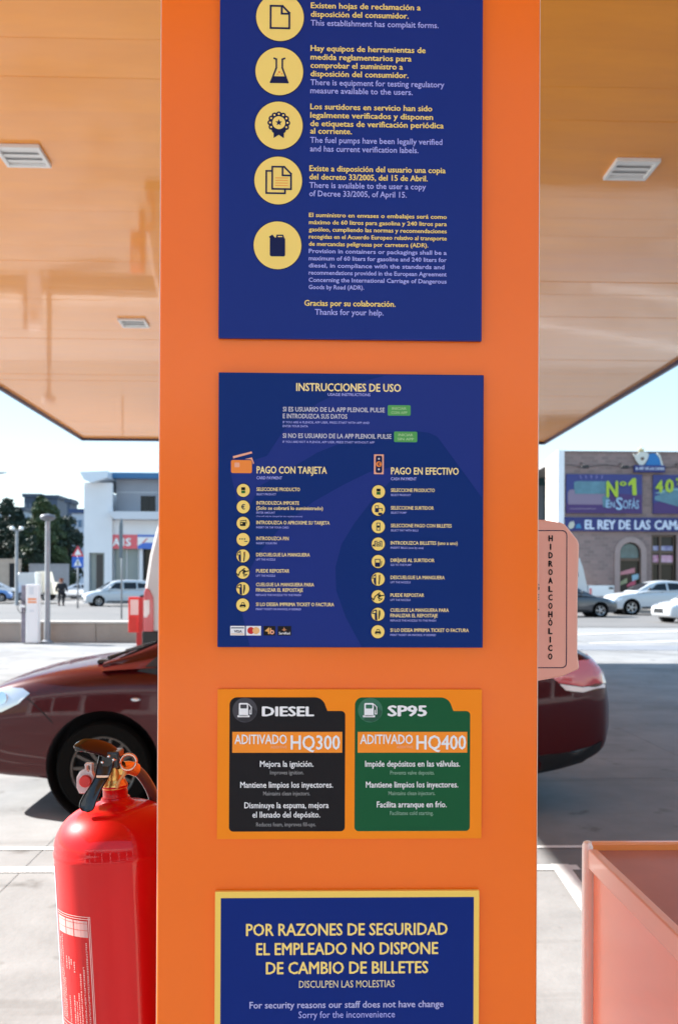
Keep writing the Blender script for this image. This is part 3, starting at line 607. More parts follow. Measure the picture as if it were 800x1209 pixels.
cb = MB(); cb.box(-.012, .016, -.028, .010, -.014, .012); cb.v = [v + EL(133, 893, 0) for v in cb.v]
cb.build('lever_bracket', M['gripblack'], ex, bevel=.003)
for px, py in ((126, 896), (133.5, 889), (139, 893)):
    mb = MB().lathe([(.0001, -.0025), (.0022, -.002), (.0026, 0), (.0026, .002)], 12, axis='y', c=EL(px, py, -.030)); mb.build('rivet', M['chrome'], ex, smooth=True)
mb = MB().box(-.009, .011, -.004, .004, -.002, .002); mb.v = [v + EL(127, 911, -.036) for v in mb.v]; mb.build('trigger_latch', M['copper'], ex, bevel=.0008)
# pin ring
rc = EL(154, 897.5, -.018); ring = [rc + Vector((math.cos(a) * 9.3 * d, math.sin(a) * .004, math.sin(a) * 8.6 * d)) for a in [2 * math.pi * k / 36 for k in range(37)]]
MB().tube(ring, .0024, 8).build('pin_ring', M['copper'], ex, smooth=True)
MB().tube(crom([rc + Vector((-9 * d, 0, -2 * d)), EL(141, 902, -.02), EL(137, 898, -.026), EL(140, 893, -.028), EL(147, 899, -.022)], 5), .0011, 6).build('safety_pin', M['copper'], ex, smooth=True)
MB().tube(crom([EL(150, 905, -.012), EL(149, 912, -.016), EL(144, 919, -.018), EL(141, 927, -.016)], 5), [.005 + .0016 * math.sin(k * .5) for k in range(16)], 8, flat=.5).build('seal_tag', mat('amber_tag', (.9, .55, .2), .4, trans=.2), ex, smooth=True)
# gauge and clear clip on the left
M['clearp'] = mat('clear_plastic', (.85, .72, .70), .12, trans=.45, coat=.5)
slab(MB(), [(0, 0), (1, 0), (1, 1)], [], 0, 1)
gm = MB(); pts = [(95, 926), (95, 914), (99, 907), (105, 905), (104, 898.5), (113, 898.5), (113, 909), (116, 914), (113, 928), (108, 933), (98, 933)]
slab(gm, [(EL(*p).x, EL(*p).z) for p in pts], [[(EL(*p).x, EL(*p).z) for p in [(106.5, 900.5), (110.5, 900.5), (110.5, 908), (107, 907)]]], -.026, -.012)
gm.build('gauge_guard', M['clearp'], ex, bevel=.0015)
mb = MB().lathe([(.001, -.034), (.0085, -.034), (.0095, -.032), (.0095, -.024), (.008, -.010)], 20, axis='y', c=(EL(106, 918).x, 0, EL(106, 918).z)); mb.build('pressure_gauge', M['redp'], ex, smooth=True, sharp=40)
# hose
hz = crom([EL(147, 907, 0), EL(155, 909, .012), EL(163, 918, .024), EL(170, 932, .036), EL(175, 950, .050), EL(177, 985, .075), EL(180, 1060, .085), EL(184, 1150, .085), EL(188, 1230, .070)], 6)
MB().tube(hz, .0088, 14).build('hose', mat('grey_hose', (.09, .075, .065), .28, coat=.8, coatr=.12), ex, smooth=True)
MB().tube(crom([EL(146, 907, 0), EL(152, 907.5, .006), EL(158, 911.5, .016)], 4), .0108, 14).build('hose_crimp', M['brass'], ex, smooth=True, sharp=40)
# printed label wrapped round the cylinder
lab = mat('label_print_pink', (.80, .42, .38), .35, coat=.6); labw = mat('label_print_white', (.66, .33, .30), .35, coat=.6)
def cyl_patch(mb, a0, a1, z0, z1, dr=.0004, n=4):
    vs = []; 
    for i in range(n + 1):
        a = R(11.5 + a0 + (a1 - a0) * i / n); r = rad + dr
        for z in (z0, z1): vs.append(Vector((math.sin(a) * r, -math.cos(a) * r, z)))
    mb.add(vs, [(2 * i, 2 * i + 2, 2 * i + 3, 2 * i + 1) for i in range(n)])
zt = lambda py: H - (py - 944) * d
fr = MB(); A0, A1 = -74, -27
for z in (1056, 1058.5, 1179, 1183, 1214): cyl_patch(fr, A0, A1, zt(z + .8), zt(z), n=10)
for a in (A0, A1 - 2.2): cyl_patch(fr, a, a + .9, zt(1214), zt(1056), n=1)
cyl_patch(fr, A1 - .6, A1, zt(1180), zt(1056), n=1)
eb(fr).build('label_frame', lab, ex)
hd = MB(); cyl_patch(hd, -71, -30, zt(1079), zt(1061), n=10); eb(hd).build('label_header', labw, ex)
gd = MB()
for z in (1063.5, 1071): cyl_patch(gd, -71, -30, zt(z + .5), zt(z), .0006, 10)
for a in (-57, -46): cyl_patch(gd, a, a + .7, zt(1079), zt(1061), .0006, 1)
eb(gd).build('label_grid', M['redp'], ex)
wr = MB(); rnd = random.Random(4)
def micro(a, z0, z1, wdt=1.5):
    z = z0
    while z < z1:
        L = rnd.uniform(1.0, 2.6)
        for q in range(3):
            if rnd.random() < .8: cyl_patch(wr, a + q * wdt / 3, a + q * wdt / 3 + wdt * .2, zt(min(z + L, z1)), zt(z), .0005, 1)
        cyl_patch(wr, a, a + wdt * .85, zt(z + .35), zt(z), .0005, 1)
        z += L + .7
for a, z0, z1 in [(-70, 1086, 1176), (-67.6, 1120, 1176), (-65.4, 1082, 1176), (-63, 1130, 1176), (-59, 1104, 1118), (-56.5, 1148, 1177), (-55, 1104, 1118), (-52, 1106, 1112), (-50, 1146, 1177), (-48, 1108, 1120), (-47, 1152, 1177), (-44, 1142, 1177), (-41, 1120, 1177), (-37, 1112, 1177), (-33, 1085, 1178)]:
    micro(a, z0, z1, 1.7 if a > -60 else 1.4)
for a in (-66, -63, -60, -57, -54): micro(a, 1187, 1197, 1.6)
for k in range(4): cyl_patch(wr, -47 + k * 3.6, -45 + k * 3.6, zt(1199 - abs(k - 1.5) * 1.5), zt(1187 + abs(k - 1.5) * 1.5), .0005, 1)
micro(-60, 1203, 1206, 2); micro(-54, 1203, 1206, 2); micro(-48, 1203, 1206, 2)
eb(wr).build('label_print', lab, ex)
st = MB(); cyl_patch(st, -96, -77, zt(1300), zt(1010), n=4); eb(st).build('side_label', mat('side_label_print', (.70, .66, .70), .35, var=.5, vs=30, vcol=(.25, .35, .5), coat=.5), ex)
hk = MB().box(-.02, .12, .02, .05, H - .11, H - .07); eb(hk).build('wall_hook', M['steel'], ex)

# =================================================================== GEL SIGN
YG = 1.75
gw = lambda px, py: (P(px, YG and 700, YG).x, P(px, py, YG).z)
gl = P(552, 700, YG).x
gs = thing('gel_dispenser_sign', 'salmon hand gel board with vertical black lettering sticking out right of the pillar', 'sign', (P(620, 800, YG).x, YG + .03, gw(620, 806)[1]))
oo = gs.location.copy()
outl = [gw(590, 613), (gw(640, 613.5)), gw(662, 617), gw(667, 619.5), gw(682, 638), gw(683.5, 643), gw(682, 700), gw(682, 772), gw(684, 787), gw(684, 790), gw(664, 799), gw(636, 804), gw(590, 806), gw(578, 790), gw(578, 640)]
M['salmon'] = mat('salmon_acrylic', (.95, .54, .42), .4, spec=.3, coat=.3, coatr=.15, var=.04, vs=4)
M['salmonedge'] = mat('salmon_edge', (.90, .48, .34), .3, coat=.5)
slab(MB(oo), outl, [], YG, YG + .012).build('board', M['salmon'], gs, bevel=.0035, seg=3) if False else None
mb = MB(oo); slab(mb, outl, [], YG, YG + .05); mb.build('board', M['salmon'], gs, bevel=.004, seg=2)
inn = [gw(581, 626), gw(663, 626)] 
def inset(pts, k, cx, cy): return [((x - cx) * k + cx, (z - cz_) * k + cz_) for (x, z), cz_ in [(p, cy) for p in pts]]
ol = rrect(583, 626, 669, 789, 6, 6); il = rrect(584, 627, 668, 788, 5.2, 6)
mb = MB(oo); V, T = cdt([gw(*p) for p in ol], [[gw(*p) for p in il]]); mb.add([(v.x, YG - .0006, v.y) for v in V], T); mb.build('outline_print', INV, gs)
def vtext(t, cx, y0, y1, wd, cap):
    n = len(t)
    for i, ch in enumerate(t):
        y = y0 + (y1 - y0) * i / (n - 1)
        half = {'I': .9}.get(ch, wd / 2)
        c2 = cap * 1.3 if ch == 'Ó' else cap
        V, F = text_geo(ch, .07, cx - half, cx + half, y + cap / 2, cap)
        mb = MB(oo); n3 = len(V) // 5; mb.add([(gw(v[0], 700)[0], YG - .0008 - .00005 * (i // n3), P(649, v[1], YG).z) for i, v in enumerate(V)], F); mb.build('lettering', IBK, gs)
vtext("HIDROALCOHÓLICO", 649.3, 635.5, 775, 5.2, 7)
vtext("GEL", 633.5, 693, 717, 5.2, 7)
MB(oo).box(pr - .04, gw(640, 700)[0], YG + .052, YG + .09, gw(640, 720)[1], gw(640, 690)[1]).build('bracket', M['steel'], gs)

# =================================================================== CABINET bottom right
kx = .607; kz = 1.02; ky0, ky1 = 1.10, 2.035
cb = thing('service_cabinet', 'orange service cabinet with a dark recessed top and corner posts painted cream as if sunlit, at lower right', 'cabinet', (kx + .3, 1.6, 0)); oo = cb.location.copy()
kr = kx + .62
M['cream'] = mat('sunlit_corner_profile', (1, .97, .90), .3, coat=.6)  # bright light on the cabinet corner is put into this cream colour
M['panelor'] = mat('coral_side_panel', (1, .30, .15), .32, coat=.6, coatr=.12, var=.06, vs=2, stretch=(1, 1, 3))
M['topbrown'] = mat('brown_worktop', (.50, .23, .19), .55, spec=.2, coat=.12, coatr=.25, var=.15, vs=3)
M['rim'] = M['rim']
MB(oo).box(kx + .008, kr - .008, ky0 + .03, ky1 - .012, .02, kz - .047).build('side_panel', M['panelor'], cb, bevel=.002)
for x, y in ((kx, ky1 - .0), (kr, ky1), (kx, ky0), (kr, ky0)):
    sx = 1 if x == kx else -1; sy = -1 if y == ky1 else 1
    MB(oo).lathe([(.013, 0), (.013, kz + .004), (.010, kz + .011), (.004, kz + .014)], 20, c=(x + sx * .0, y + sy * .0, 0)).build('corner_post', M['cream'], cb, smooth=True, sharp=40)
lip = mat('lip_coral_brown', (.95, .55, .42), .35, coat=.3)
for q in ((kx - .004, kx + .016, ky0 + .014, ky1 - .014), (kr - .016, kr + .004, ky0 + .014, ky1 - .014)):
    MB(oo).box(*q, kz - .043, kz).build('top_lip', lip, cb, bevel=.003)
for q in ((kx + .004, kr - .004, ky1 - .010, ky1 + .010), (kx + .004, kr - .004, ky0 - .010, ky0 + .010)):
    MB(oo).box(*q, kz - .043, kz + .012).build('top_rim', mat('rim_light_orange', (.98, .38, .10), .3, coat=.5), cb, bevel=.004)
MB(oo).box(kx + .017, kr - .017, ky0 + .011, ky1 - .011, kz - .03, kz - .004).build('worktop', M['topbrown'], cb, bevel=.001)

# =================================================================== CARS
def ringloft(stations):
    n = len(stations[0]); vs = [p for s_ in stations for p in s_]
    fs = [(i * n + j, (i + 1) * n + j, (i + 1) * n + (j + 1) % n, i * n + (j + 1) % n) for i in range(len(stations) - 1) for j in range(n)]
    fs += [tuple(range(n)), tuple(range((len(stations) - 1) * n + n - 1, (len(stations) - 1) * n - 1, -1))]
    return vs, fs
def bool_cut(o, cutters):
    for c in cutters:
        md = o.modifiers.new('b', 'BOOLEAN'); md.object = c; md.operation = 'DIFFERENCE'; md.solver = 'EXACT'
    dg = bpy.context.evaluated_depsgraph_get(); me = bpy.data.meshes.new_from_object(o.evaluated_get(dg))
    o.modifiers.clear(); o.data = me; me.name = o.name
    for c in cutters: bpy.data.objects.remove(c)
    me.polygons.foreach_set('use_smooth', [True] * len(me.polygons)); me.set_sharp_from_angle(angle=R(38))
def make_wheel(car, x, y, r, side, wd, rimm, spokes, seg):
    wroot = MB().lathe([(r * .70, -wd / 2), (r * .93, -wd / 2), (r * .985, -wd * .38), (r, -wd * .2), (r, wd * .2), (r * .985, wd * .38), (r * .93, wd / 2), (r * .70, wd / 2)], seg, axis='y', cap=False).build('wheel', M['rubber'], car, smooth=True, sharp=30)
    wroot.location = (x, y, r); s = side
    MB().lathe([(r * .70, s * wd * .44), (r * .68, s * wd * .49), (r * .64, s * wd * .46), (r * .62, s * wd * .30), (r * .60, -s * wd * .4)], seg, axis='y', cap=False).build('rim', rimm, wroot, smooth=True, sharp=30)
    MB().lathe([(r * .61, s * wd * .10), (.001, s * wd * .10)], seg, axis='y', cap=False).build('brake_disc', M['dark'], wroot)
    sp = MB()
    for k in range(spokes):
        for dd in ((-.09, .09) if spokes < 9 else (0,)):
            a = 2 * math.pi * k / spokes + dd; ca, sa = math.cos(a), math.sin(a); t = Vector((-sa, 0, ca))
            w0, w1 = r * .035, r * .030
            p0 = Vector((ca * r * .1, s * wd * .42, sa * r * .1)); p1 = Vector((ca * r * .64, s * wd * .40, sa * r * .64)); iy = Vector((0, -s * wd * .14, 0))
            vs = [p0 - t * w0, p0 + t * w0, p1 + t * w1, p1 - t * w1]; vs += [v + iy for v in vs]
            sp.add(vs, [(0, 1, 2, 3), (7, 6, 5, 4), (0, 4, 5, 1), (1, 5, 6, 2), (2, 6, 7, 3), (3, 7, 4, 0)])
    sp.lathe([(r * .001, s * wd * .47), (r * .12, s * wd * .46), (r * .15, s * wd * .40), (r * .15, s * wd * .2)], 16, axis='y', cap=False)
    sp.build('spokes', rimm, wroot)
    MB().lathe([(.001, s * wd * .50), (r * .07, s * wd * .495), (r * .08, s * wd * .45)], 12, axis='y', cap=False).build('hub_cap', M['chrome'], wroot, smooth=True)
def decal(bvh, name, poly, axis, sg, m, car, off=.004, grid=.08, skirt=.02, cap_d=.5):
    V, T = cdt(poly, (), grid); top_ = []; nor = []
    for v in V:
        if axis == 'side': o_, dr = Vector((v.x, sg * 4, v.y)), Vector((0, -sg, 0))
        elif axis == 'top': o_, dr = Vector((v.x, v.y, 6)), Vector((0, 0, -1))
        else: o_, dr = Vector((-3 if sg < 0 else 12, v.x, v.y)), Vector((-sg, 0, 0))
        h = bvh.ray_cast(o_, dr)
        if h[0] is None: h = bvh.find_nearest(o_ + dr * (4 if axis == 'side' else 3.1))
        nn = h[1] if h[1].dot(dr) < 0 else -h[1]
        top_.append(h[0] + nn * off); nor.append(nn)
    n = len(V); vs = top_ + [p - q * skirt for p, q in zip(top_, nor)]
    e = set()
    for t in T:
        for a, b in ((t[0], t[1]), (t[1], t[2]), (t[2], t[0])): e.add((a, b))
    fs = [tuple(t) for t in T] + [(b, a, a + n, b + n) for a, b in e if (b, a) not in e]
    me = mesh_obj(name, vs, fs, m, car, smooth=True, sharp=35)
    bm = bmesh.new(); bm.from_mesh(me.data); bmesh.ops.recalc_face_normals(bm, faces=bm.faces); bm.to_mesh(me.data); bm.free()
    return me
def car(name, label, cat, loc, rz, paint, W, T_, B_, WK, RK, tum, wheels, r, glassS, wind, rear, lampf=(), lampr=(), group=None, seams=(), rimm=None, spokes=10, seg=32, fine=60, extra=None, ar=.06, trims=()):
    root = thing(name, label, cat, loc, rz, group)
    Lc = T_[-1][0]; xs = [Lc * (.5 - .5 * math.cos(math.pi * i / fine)) for i in range(fine + 1)]
    st = []
    for x in xs:
        T0, B0, w0 = interp(T_, x), interp(B_, x), interp(WK, x); h = T0 - B0
        half = crom([(0, B0, 0), (w0 * .8, B0, 0), (w0 * .965, B0 + h * .05, 0), (w0 * .995, B0 + h * .22, 0), (w0 * 1.0, B0 + h * .50, 0), (w0 * .985, B0 + h * .74, 0), (w0 * .955, B0 + h * .86, 0), (w0 * .89, B0 + h * .935, 0), (w0 * .72, B0 + h * .968, 0), (w0 * .38, B0 + h * .992, 0), (0, T0, 0)], 3)
        pts = [Vector((x, -p.x, p.y)) for p in half] + [Vector((x, p.x, p.y)) for p in reversed(half[1:-1])]
        st.append(pts)
    vs, fs = ringloft(st)
    body = mesh_obj('body', vs, fs, paint, root, smooth=True)
    cut = []
    for wx in wheels:
        for s in (-1, 1):
            wv = interp(WK, wx)
            c = MB().lathe([(r + ar, s * (wv - .30)), (r + ar, s * (wv + .3))], 36, axis='y', c=(wx, 0, r + .01)).build('cut', None)
            bm = bmesh.new(); bm.from_mesh(c.data); bmesh.ops.recalc_face_normals(bm, faces=bm.faces); bm.to_mesh(c.data); bm.free()
            cut.append(c)
    for c in cut: c.location = (0, 0, 0)
    body.parent = None; bool_cut(body, cut); body.parent = root
    # greenhouse
    gx = [RK[0][0] + (RK[-1][0] - RK[0][0]) * (.5 - .5 * math.cos(math.pi * i / 32)) for i in range(33)]; st = []
    for x in gx:
        zr = interp(RK, x); w0 = interp(WK, x); zb = interp(T_, x) - (interp(T_, x) - interp(B_, x)) * .085; h = max(.02, zr - zb)
        yb = w0 * .90; y1 = yb - tum * h
        half = crom([(0, zb, 0), (yb, zb, 0), (yb - tum * h * .5 + .012, zb + h * .5, 0), (y1 + .02, zb + h * .86, 0), (y1 - .05, zb + h * .955, 0), (y1 * .5, zb + h * .992, 0), (0, zb + h, 0)], 3)
        st.append([Vector((x, -p.x, p.y)) for p in half] + [Vector((x, p.x, p.y)) for p in reversed(half[1:-1])])
    vs, fs = ringloft(st)
    cab = mesh_obj('roof', vs, fs, paint, root, smooth=True, sharp=50)
    for o in (body, cab):
        bm = bmesh.new(); bm.from_mesh(o.data); bmesh.ops.recalc_face_normals(bm, faces=bm.faces); bm.to_mesh(o.data); bm.free()
    def bv(objs):
        V = []; F = []
        for o in objs:
            k = len(V); V += [v.co.copy() for v in o.data.vertices]; F += [[i + k for i in p.vertices] for p in o.data.polygons]
        return BVHTree.FromPolygons(V, F)
    b_all = bv([body, cab]); root_b = b_all
    for s in (-1, 1):
        for pg in glassS: decal(b_all, 'side_window', pg, 'side', s, M['glass'], root, .004, .12)
        for pg in seams: decal(b_all, 'panel_gap', pg, 'side', s, M['dark'], root, .0025, .06, .008)
        for nm, pg, m_ in trims: decal(b_all, nm, pg, 'side', s, m_, root, .012, .06, .03)
    (x0, x1, y0, y1) = wind; decal(b_all, 'windscreen', [(x0, -y0), (x0, y0), (x1, y1), (x1, -y1)], 'top', 1, M['glass'], root, .005, .12)
    (x0, x1, y0, y1) = rear; decal(b_all, 'rear_window', [(x0, -y0), (x0, y0), (x1, y1), (x1, -y1)], 'top' if x0 < Lc - .05 and rear[1] > rear[0] + .12 else 'front', 1, M['glass'], root, .005, .12)
    for nm, pg, ax, sides, m_ in list(lampf) + list(lampr):
        for s in sides:
            q = pg if ax == 'side' else [(p[0] * s, p[1]) for p in pg]
            sg = s if ax == 'side' else (-1 if nm in ('headlight', 'grille', 'fog_lamp', 'front_plate', 'air_intake') else 1)
            decal(b_all, nm, q, ax, sg, m_, root, .013 if 'reflector' in nm else .008, .05, .03)
    wd = .2
    for wx in wheels:
        for s in (-1, 1):
            wy = s * (interp(WK, wx) - wd / 2 - .02); wv = interp(WK, wx)
            make_wheel(root, wx, wy, r, s, wd, rimm or M['rim'], spokes, seg)
            MB().lathe([(r + ar + .001, s * (wv - .295)), (r + ar - .004, s * (wv - .29)), (r + ar - .004, s * (wv - .045)), (r + ar + .001, s * (wv - .045))], seg, axis='y', c=(wx, 0, r + .01), cap=False).build('wheel_liner', M['dark'], root)
            MB().lathe([(.001, s * (wv - .285)), (r + ar, s * (wv - .285))], seg, axis='y', c=(wx, 0, r + .01), cap=False).build('wheel_liner', M['dark'], root)
    if extra: extra(root, b_all)
    return root
def strip(pts, wd):
    """closed thin polygon following a polyline"""
    l_, r_ = [], []
    for i, p in enumerate(pts):
        a = Vector(pts[max(i - 1, 0)]); b = Vector(pts[min(i + 1, len(pts) - 1)]); t = (b - a).normalized(); n_ = Vector((-t.y, t.x)) * wd / 2
        l_.append((p[0] + n_.x, p[1] + n_.y)); r_.append((p[0] - n_.x, p[1] - n_.y))
    return l_ + r_[::-1]
def mirror(root, bvh, x, y, z, m):
    for s in (-1, 1):
        mb = MB(); mb.lathe([(.001, -.06), (.06, -.05), (.085, -.01), (.08, .04), (.06, .07), (.001, .075)], 16, axis='x'); mb.v = [Vector((v.x * .8, v.y * 1.1, v.z * .75)) + Vector((x, s * (y + .10), z)) for v in mb.v]
        mm = mb.build('door_mirror', m, root, smooth=True)
        MB().tube([(x, s * (y - .04), z - .05), (x, s * (y + .06), z - .02)], .02, 8).build('mirror_stalk', M['black'], mm)

D1 = 6.35
def redx(root, bvh):
    mirror(root, bvh, 1.62, .80, 1.10, M['carred'])
    # wipers at the foot of the screen
    for y0, y1 in ((-.62, -.10), (.0, .55)):
        h = bvh.ray_cast(Vector((1.10, y0, 5)), Vector((0, 0, -1)))[0]; h2 = bvh.ray_cast(Vector((1.22, y1, 5)), Vector((0, 0, -1)))[0]
        MB().tube([h + Vector((-.03, 0, .008)), (h + h2) / 2 + Vector((0, 0, .018)), h2 + Vector((0, 0, .010))], [.016, .010, .006], 6).build('wiper', M['black'], root)
    h = bvh.ray_cast(Vector((1.04, -.55, 5)), Vector((0, 0, -1)))[0]
    MB().box(h.x - .05, h.x + .07, h.y - .1, h.y + .06, h.z - .01, h.z + .022).build('wiper_pivot', M['black'], root, bevel=.012)
    for s in (-1, 1):
        h = bvh.ray_cast(Vector((1.30, s * 4, .80)), Vector((0, -s, 0)))[0]
        mb = MB().lathe([(.001, .012), (.6, .010), (1, 0)], 16, axis='y'); mb.v = [Vector((v.x * .036, -s * -v.y, v.z * .016)) + h for v in mb.v]; mb.build('side_repeater', M['lens'], root, smooth=True)
yc = D1 + .865
def rs(v): return [rs(q) for q in v] if isinstance(v, list) else ((v[0] if v[0] < 3.7 else v[0] + (v[0] - 3.7) * .12), v[1])
rcar = car('parked_car', 'shiny maroon sedan standing close behind the orange pillar', 'car', (P(369, 800, D1).x - 2.50, yc, 0), 0, M['carred'], 1.73,
    rs([(0, .56), (.03, .68), (.09, .765), (.18, .83), (.33, .905), (.55, .975), (.8, 1.025), (1.1, 1.055), (1.4, 1.06), (2.5, 1.06), (3.4, 1.10), (3.8, 1.135), (4.15, 1.155), (4.33, 1.14), (4.43, 1.07), (4.49, .96), (4.52, .84)]),
    rs([(0, .42), (.05, .33), (.3, .265), (.6, .245), (1.0, .21), (3.65, .21), (4.05, .28), (4.35, .36), (4.47, .44), (4.52, .54)]),
    rs([(0, .42), (.03, .55), (.10, .655), (.22, .735), (.45, .80), (.8, .85), (1.3, .865), (3.3, .865), (3.8, .85), (4.15, .825), (4.35, .785), (4.46, .72), (4.52, .60)]),
    [(1.06, 1.045), (1.3, 1.13), (1.65, 1.30), (1.95, 1.45), (2.4, 1.50), (3.0, 1.48), (3.4, 1.39), (3.75, 1.27), (4.08, 1.14)], .42, (1.08, 3.66), .325,
    [[(1.30, .985), (1.46, .96), (1.50, 1.06), (1.43, 1.085)], [(1.66, 1.10), (2.05, 1.35), (2.42, 1.42), (2.42, 1.10)], [(2.50, 1.10), (2.50, 1.42), (2.98, 1.405), (3.28, 1.30), (3.36, 1.13)]],
    (1.17, 1.90, .75, .56), (3.30, 3.98, .50, .60),
    lampf=[('headlight', [(.03, .66), (.05, .74), (.17, .815), (.40, .865), (.52, .865), (.575, .835), (.50, .765), (.38, .705), (.22, .665), (.10, .65)], 'side', (-1, 1), M['lens']),
           ('headlight_reflector', circ(.20, .745, .048, 16), 'side', (-1, 1), M['rimlight']), ('headlight_reflector', circ(.375, .795, .040, 16), 'side', (-1, 1), M['chrome']),
           ('fog_lamp', [(.06, .44), (.06, .50), (.20, .515), (.27, .48), (.24, .42), (.12, .40)], 'side', (-1, 1), M['chrome']),
           ('grille', [(-.42, .50), (.42, .50), (.36, .66), (-.36, .66)], 'front', (1,), M['black'])],
    lampr=[('tail_lamp', rs([(4.06, .985), (4.20, 1.06), (4.38, 1.09), (4.44, .99), (4.44, .90), (4.30, .885), (4.15, .91)]), 'side', (-1, 1), M['tail']),
           ('tail_lamp_clear', rs([(4.15, .905), (4.30, .88), (4.455, .895), (4.46, .87), (4.30, .845), (4.19, .86)]), 'side', (-1, 1), M['tailw']),
           ('tail_lamp_clear', rs([(4.385, 1.085), (4.42, 1.07), (4.468, .97), (4.47, .90), (4.44, .90), (4.44, .99)]), 'side', (-1, 1), M['tailw'])],
    seams=[strip([(.56, .80), (.66, .72), (.74, .64)], .007), strip([(1.52, 1.04), (1.50, .8), (1.52, .35)], .008), strip([(2.46, 1.06), (2.46, .6), (2.46, .32)], .008), strip([(3.30, 1.06), (3.2, .8), (3.05, .45)], .008), strip([(3.72, .86), (3.95, .99), (4.20, 1.11), (4.34, 1.15)], .010)],
    spokes=14, seg=64, fine=96, extra=redx, ar=.065,
    trims=[('rear_valance', [(4.06, .29), (4.06, .415), (4.25, .43), (4.46, .475), (4.52, .50), (4.50, .44), (4.38, .36), (4.2, .31)], M['black'])])

def simple(kind, label, loc, rz, paint, scale=1.0, group=None, name='parked_car', cat='car'):
    """distant vehicles in three body styles"""
    if kind == 'mpv':
        T_ = [(0, .55), (.05, .72), (.2, .84), (.5, .94), (.95, 1.02), (1.3, 1.03), (4.0, 1.05), (4.35, 1.04), (4.46, .98), (4.5, .85)]
        RK = [(.92, .98), (1.3, 1.25), (1.75, 1.55), (2.2, 1.66), (3.0, 1.70), (3.8, 1.66), (4.25, 1.58), (4.40, 1.35), (4.47, 1.02)]
        gl = [[(1.55, 1.10), (1.9, 1.48), (2.35, 1.52), (2.35, 1.10)], [(2.45, 1.10), (2.45, 1.52), (3.25, 1.52), (3.25, 1.10)], [(3.35, 1.12), (3.35, 1.50), (3.95, 1.45), (4.08, 1.20)]]; wi = (1.05, 1.80, .66, .56); re = (-.60, -.60, 0, 0); wh = (.85, 3.65); r = .32; tum = .22; tl = [('tail_lamp', [(4.22, .86), (4.24, 1.15), (4.40, 1.15), (4.46, .86)], 'side', (-1, 1), M['tail'])]
    elif kind == 'suv':
        T_ = [(0, .62), (.06, .82), (.2, .96), (.5, 1.05), (1.0, 1.12), (1.4, 1.14), (3.8, 1.18), (4.4, 1.16), (4.6, 1.05), (4.68, .9)]
        RK = [(1.15, 1.10), (1.5, 1.33), (2.0, 1.58), (2.5, 1.68), (3.2, 1.67), (3.8, 1.58), (4.2, 1.42), (4.5, 1.18)]
        gl = [[(1.85, 1.20), (2.25, 1.50), (2.7, 1.55), (2.7, 1.20)], [(2.8, 1.20), (2.8, 1.56), (3.3, 1.54), (3.8, 1.40), (3.9, 1.24)]]; wi = (1.28, 2.05, .70, .56); re = (3.95, 4.42, .5, .6); wh = (.92, 3.75); r = .37; tum = .38; tl = [('tail_lamp', [(4.3, .98), (4.35, 1.12), (4.52, 1.10), (4.6, .95)], 'side', (-1, 1), M['tail'])]
    else:
        T_ = [(0, .52), (.05, .66), (.2, .77), (.5, .86), (1.0, .94), (1.4, .96), (3.4, .99), (4.0, 1.0), (4.2, .93), (4.3, .78)]
        RK = [(1.05, .93), (1.5, 1.16), (1.95, 1.36), (2.4, 1.42), (3.0, 1.39), (3.5, 1.26), (3.95, 1.02)]
        gl = [[(1.65, 1.02), (2.05, 1.27), (2.45, 1.31), (2.45, 1.02)], [(2.53, 1.02), (2.53, 1.31), (3.0, 1.29), (3.35, 1.16), (3.45, 1.05)]]; wi = (1.18, 1.92, .66, .52); re = (3.3, 3.88, .5, .6); wh = (.85, 3.45); r = .31; tum = .40; tl = [('tail_lamp', [(4.0, .76), (4.02, .90), (4.18, .90), (4.26, .76)], 'side', (-1, 1), M['tail'])]
    Lc = T_[-1][0]; b0 = .25 if kind != 'suv' else .32
    rt = car(name, label, cat, loc, rz, paint, 1.8, T_, [(0, b0 + .18), (.1, b0 + .02), (.4, b0 - .03), (Lc - .5, b0 - .03), (Lc - .1, b0 + .06), (Lc, b0 + .2)],
        [(0, .50), (.05, .66), (.2, .78), (.5, .85), (1, .89), (Lc - 1, .89), (Lc - .3, .84), (Lc - .08, .76), (Lc, .62)], RK, tum, wh, r, gl, wi, re if kind != 'mpv' else (4.36, 4.44, .5, .6),
        lampf=[('headlight', [(.06, .62 + b0 * .1), (.10, .74), (.45, .84), (.50, .78), (.30, .66)], 'side', (-1, 1), M['lens']), ('grille', [(-.4, .42), (.4, .42), (.36, .60), (-.36, .60)], 'front', (1,), M['black'])],
        lampr=tl + ([('rear_glass', [(-.60, 1.12), (.60, 1.12), (.54, 1.50), (-.54, 1.50)], 'front', (1,), M['glass']), ('tail_trim', [(-.4, .90), (.4, .90), (.4, .96), (-.4, .96)], 'front', (1,), M['black'])] if kind == 'mpv' else []),
        seams=[strip([(1.5, T_[4][1]), (1.5, .4)], .02), strip([(2.46, T_[5][1]), (2.46, .35)], .02)], trims=[('sill_trim', strip([(wh[0] + .5, b0 + .06), (wh[1] - .5, b0 + .06)], .07), M['black'])],
        spokes=5, seg=20, fine=34, rimm=M['rimlight'], extra=lambda ro, bv: mirror(ro, bv, wi[0] + .5, .84, RK[1][1] - .06, paint if kind != 'suv' else M['black']), group=group)
    rt.scale = (scale,) * 3
    return rt
def at(px, Y, py=700): return P(px, py, Y).x
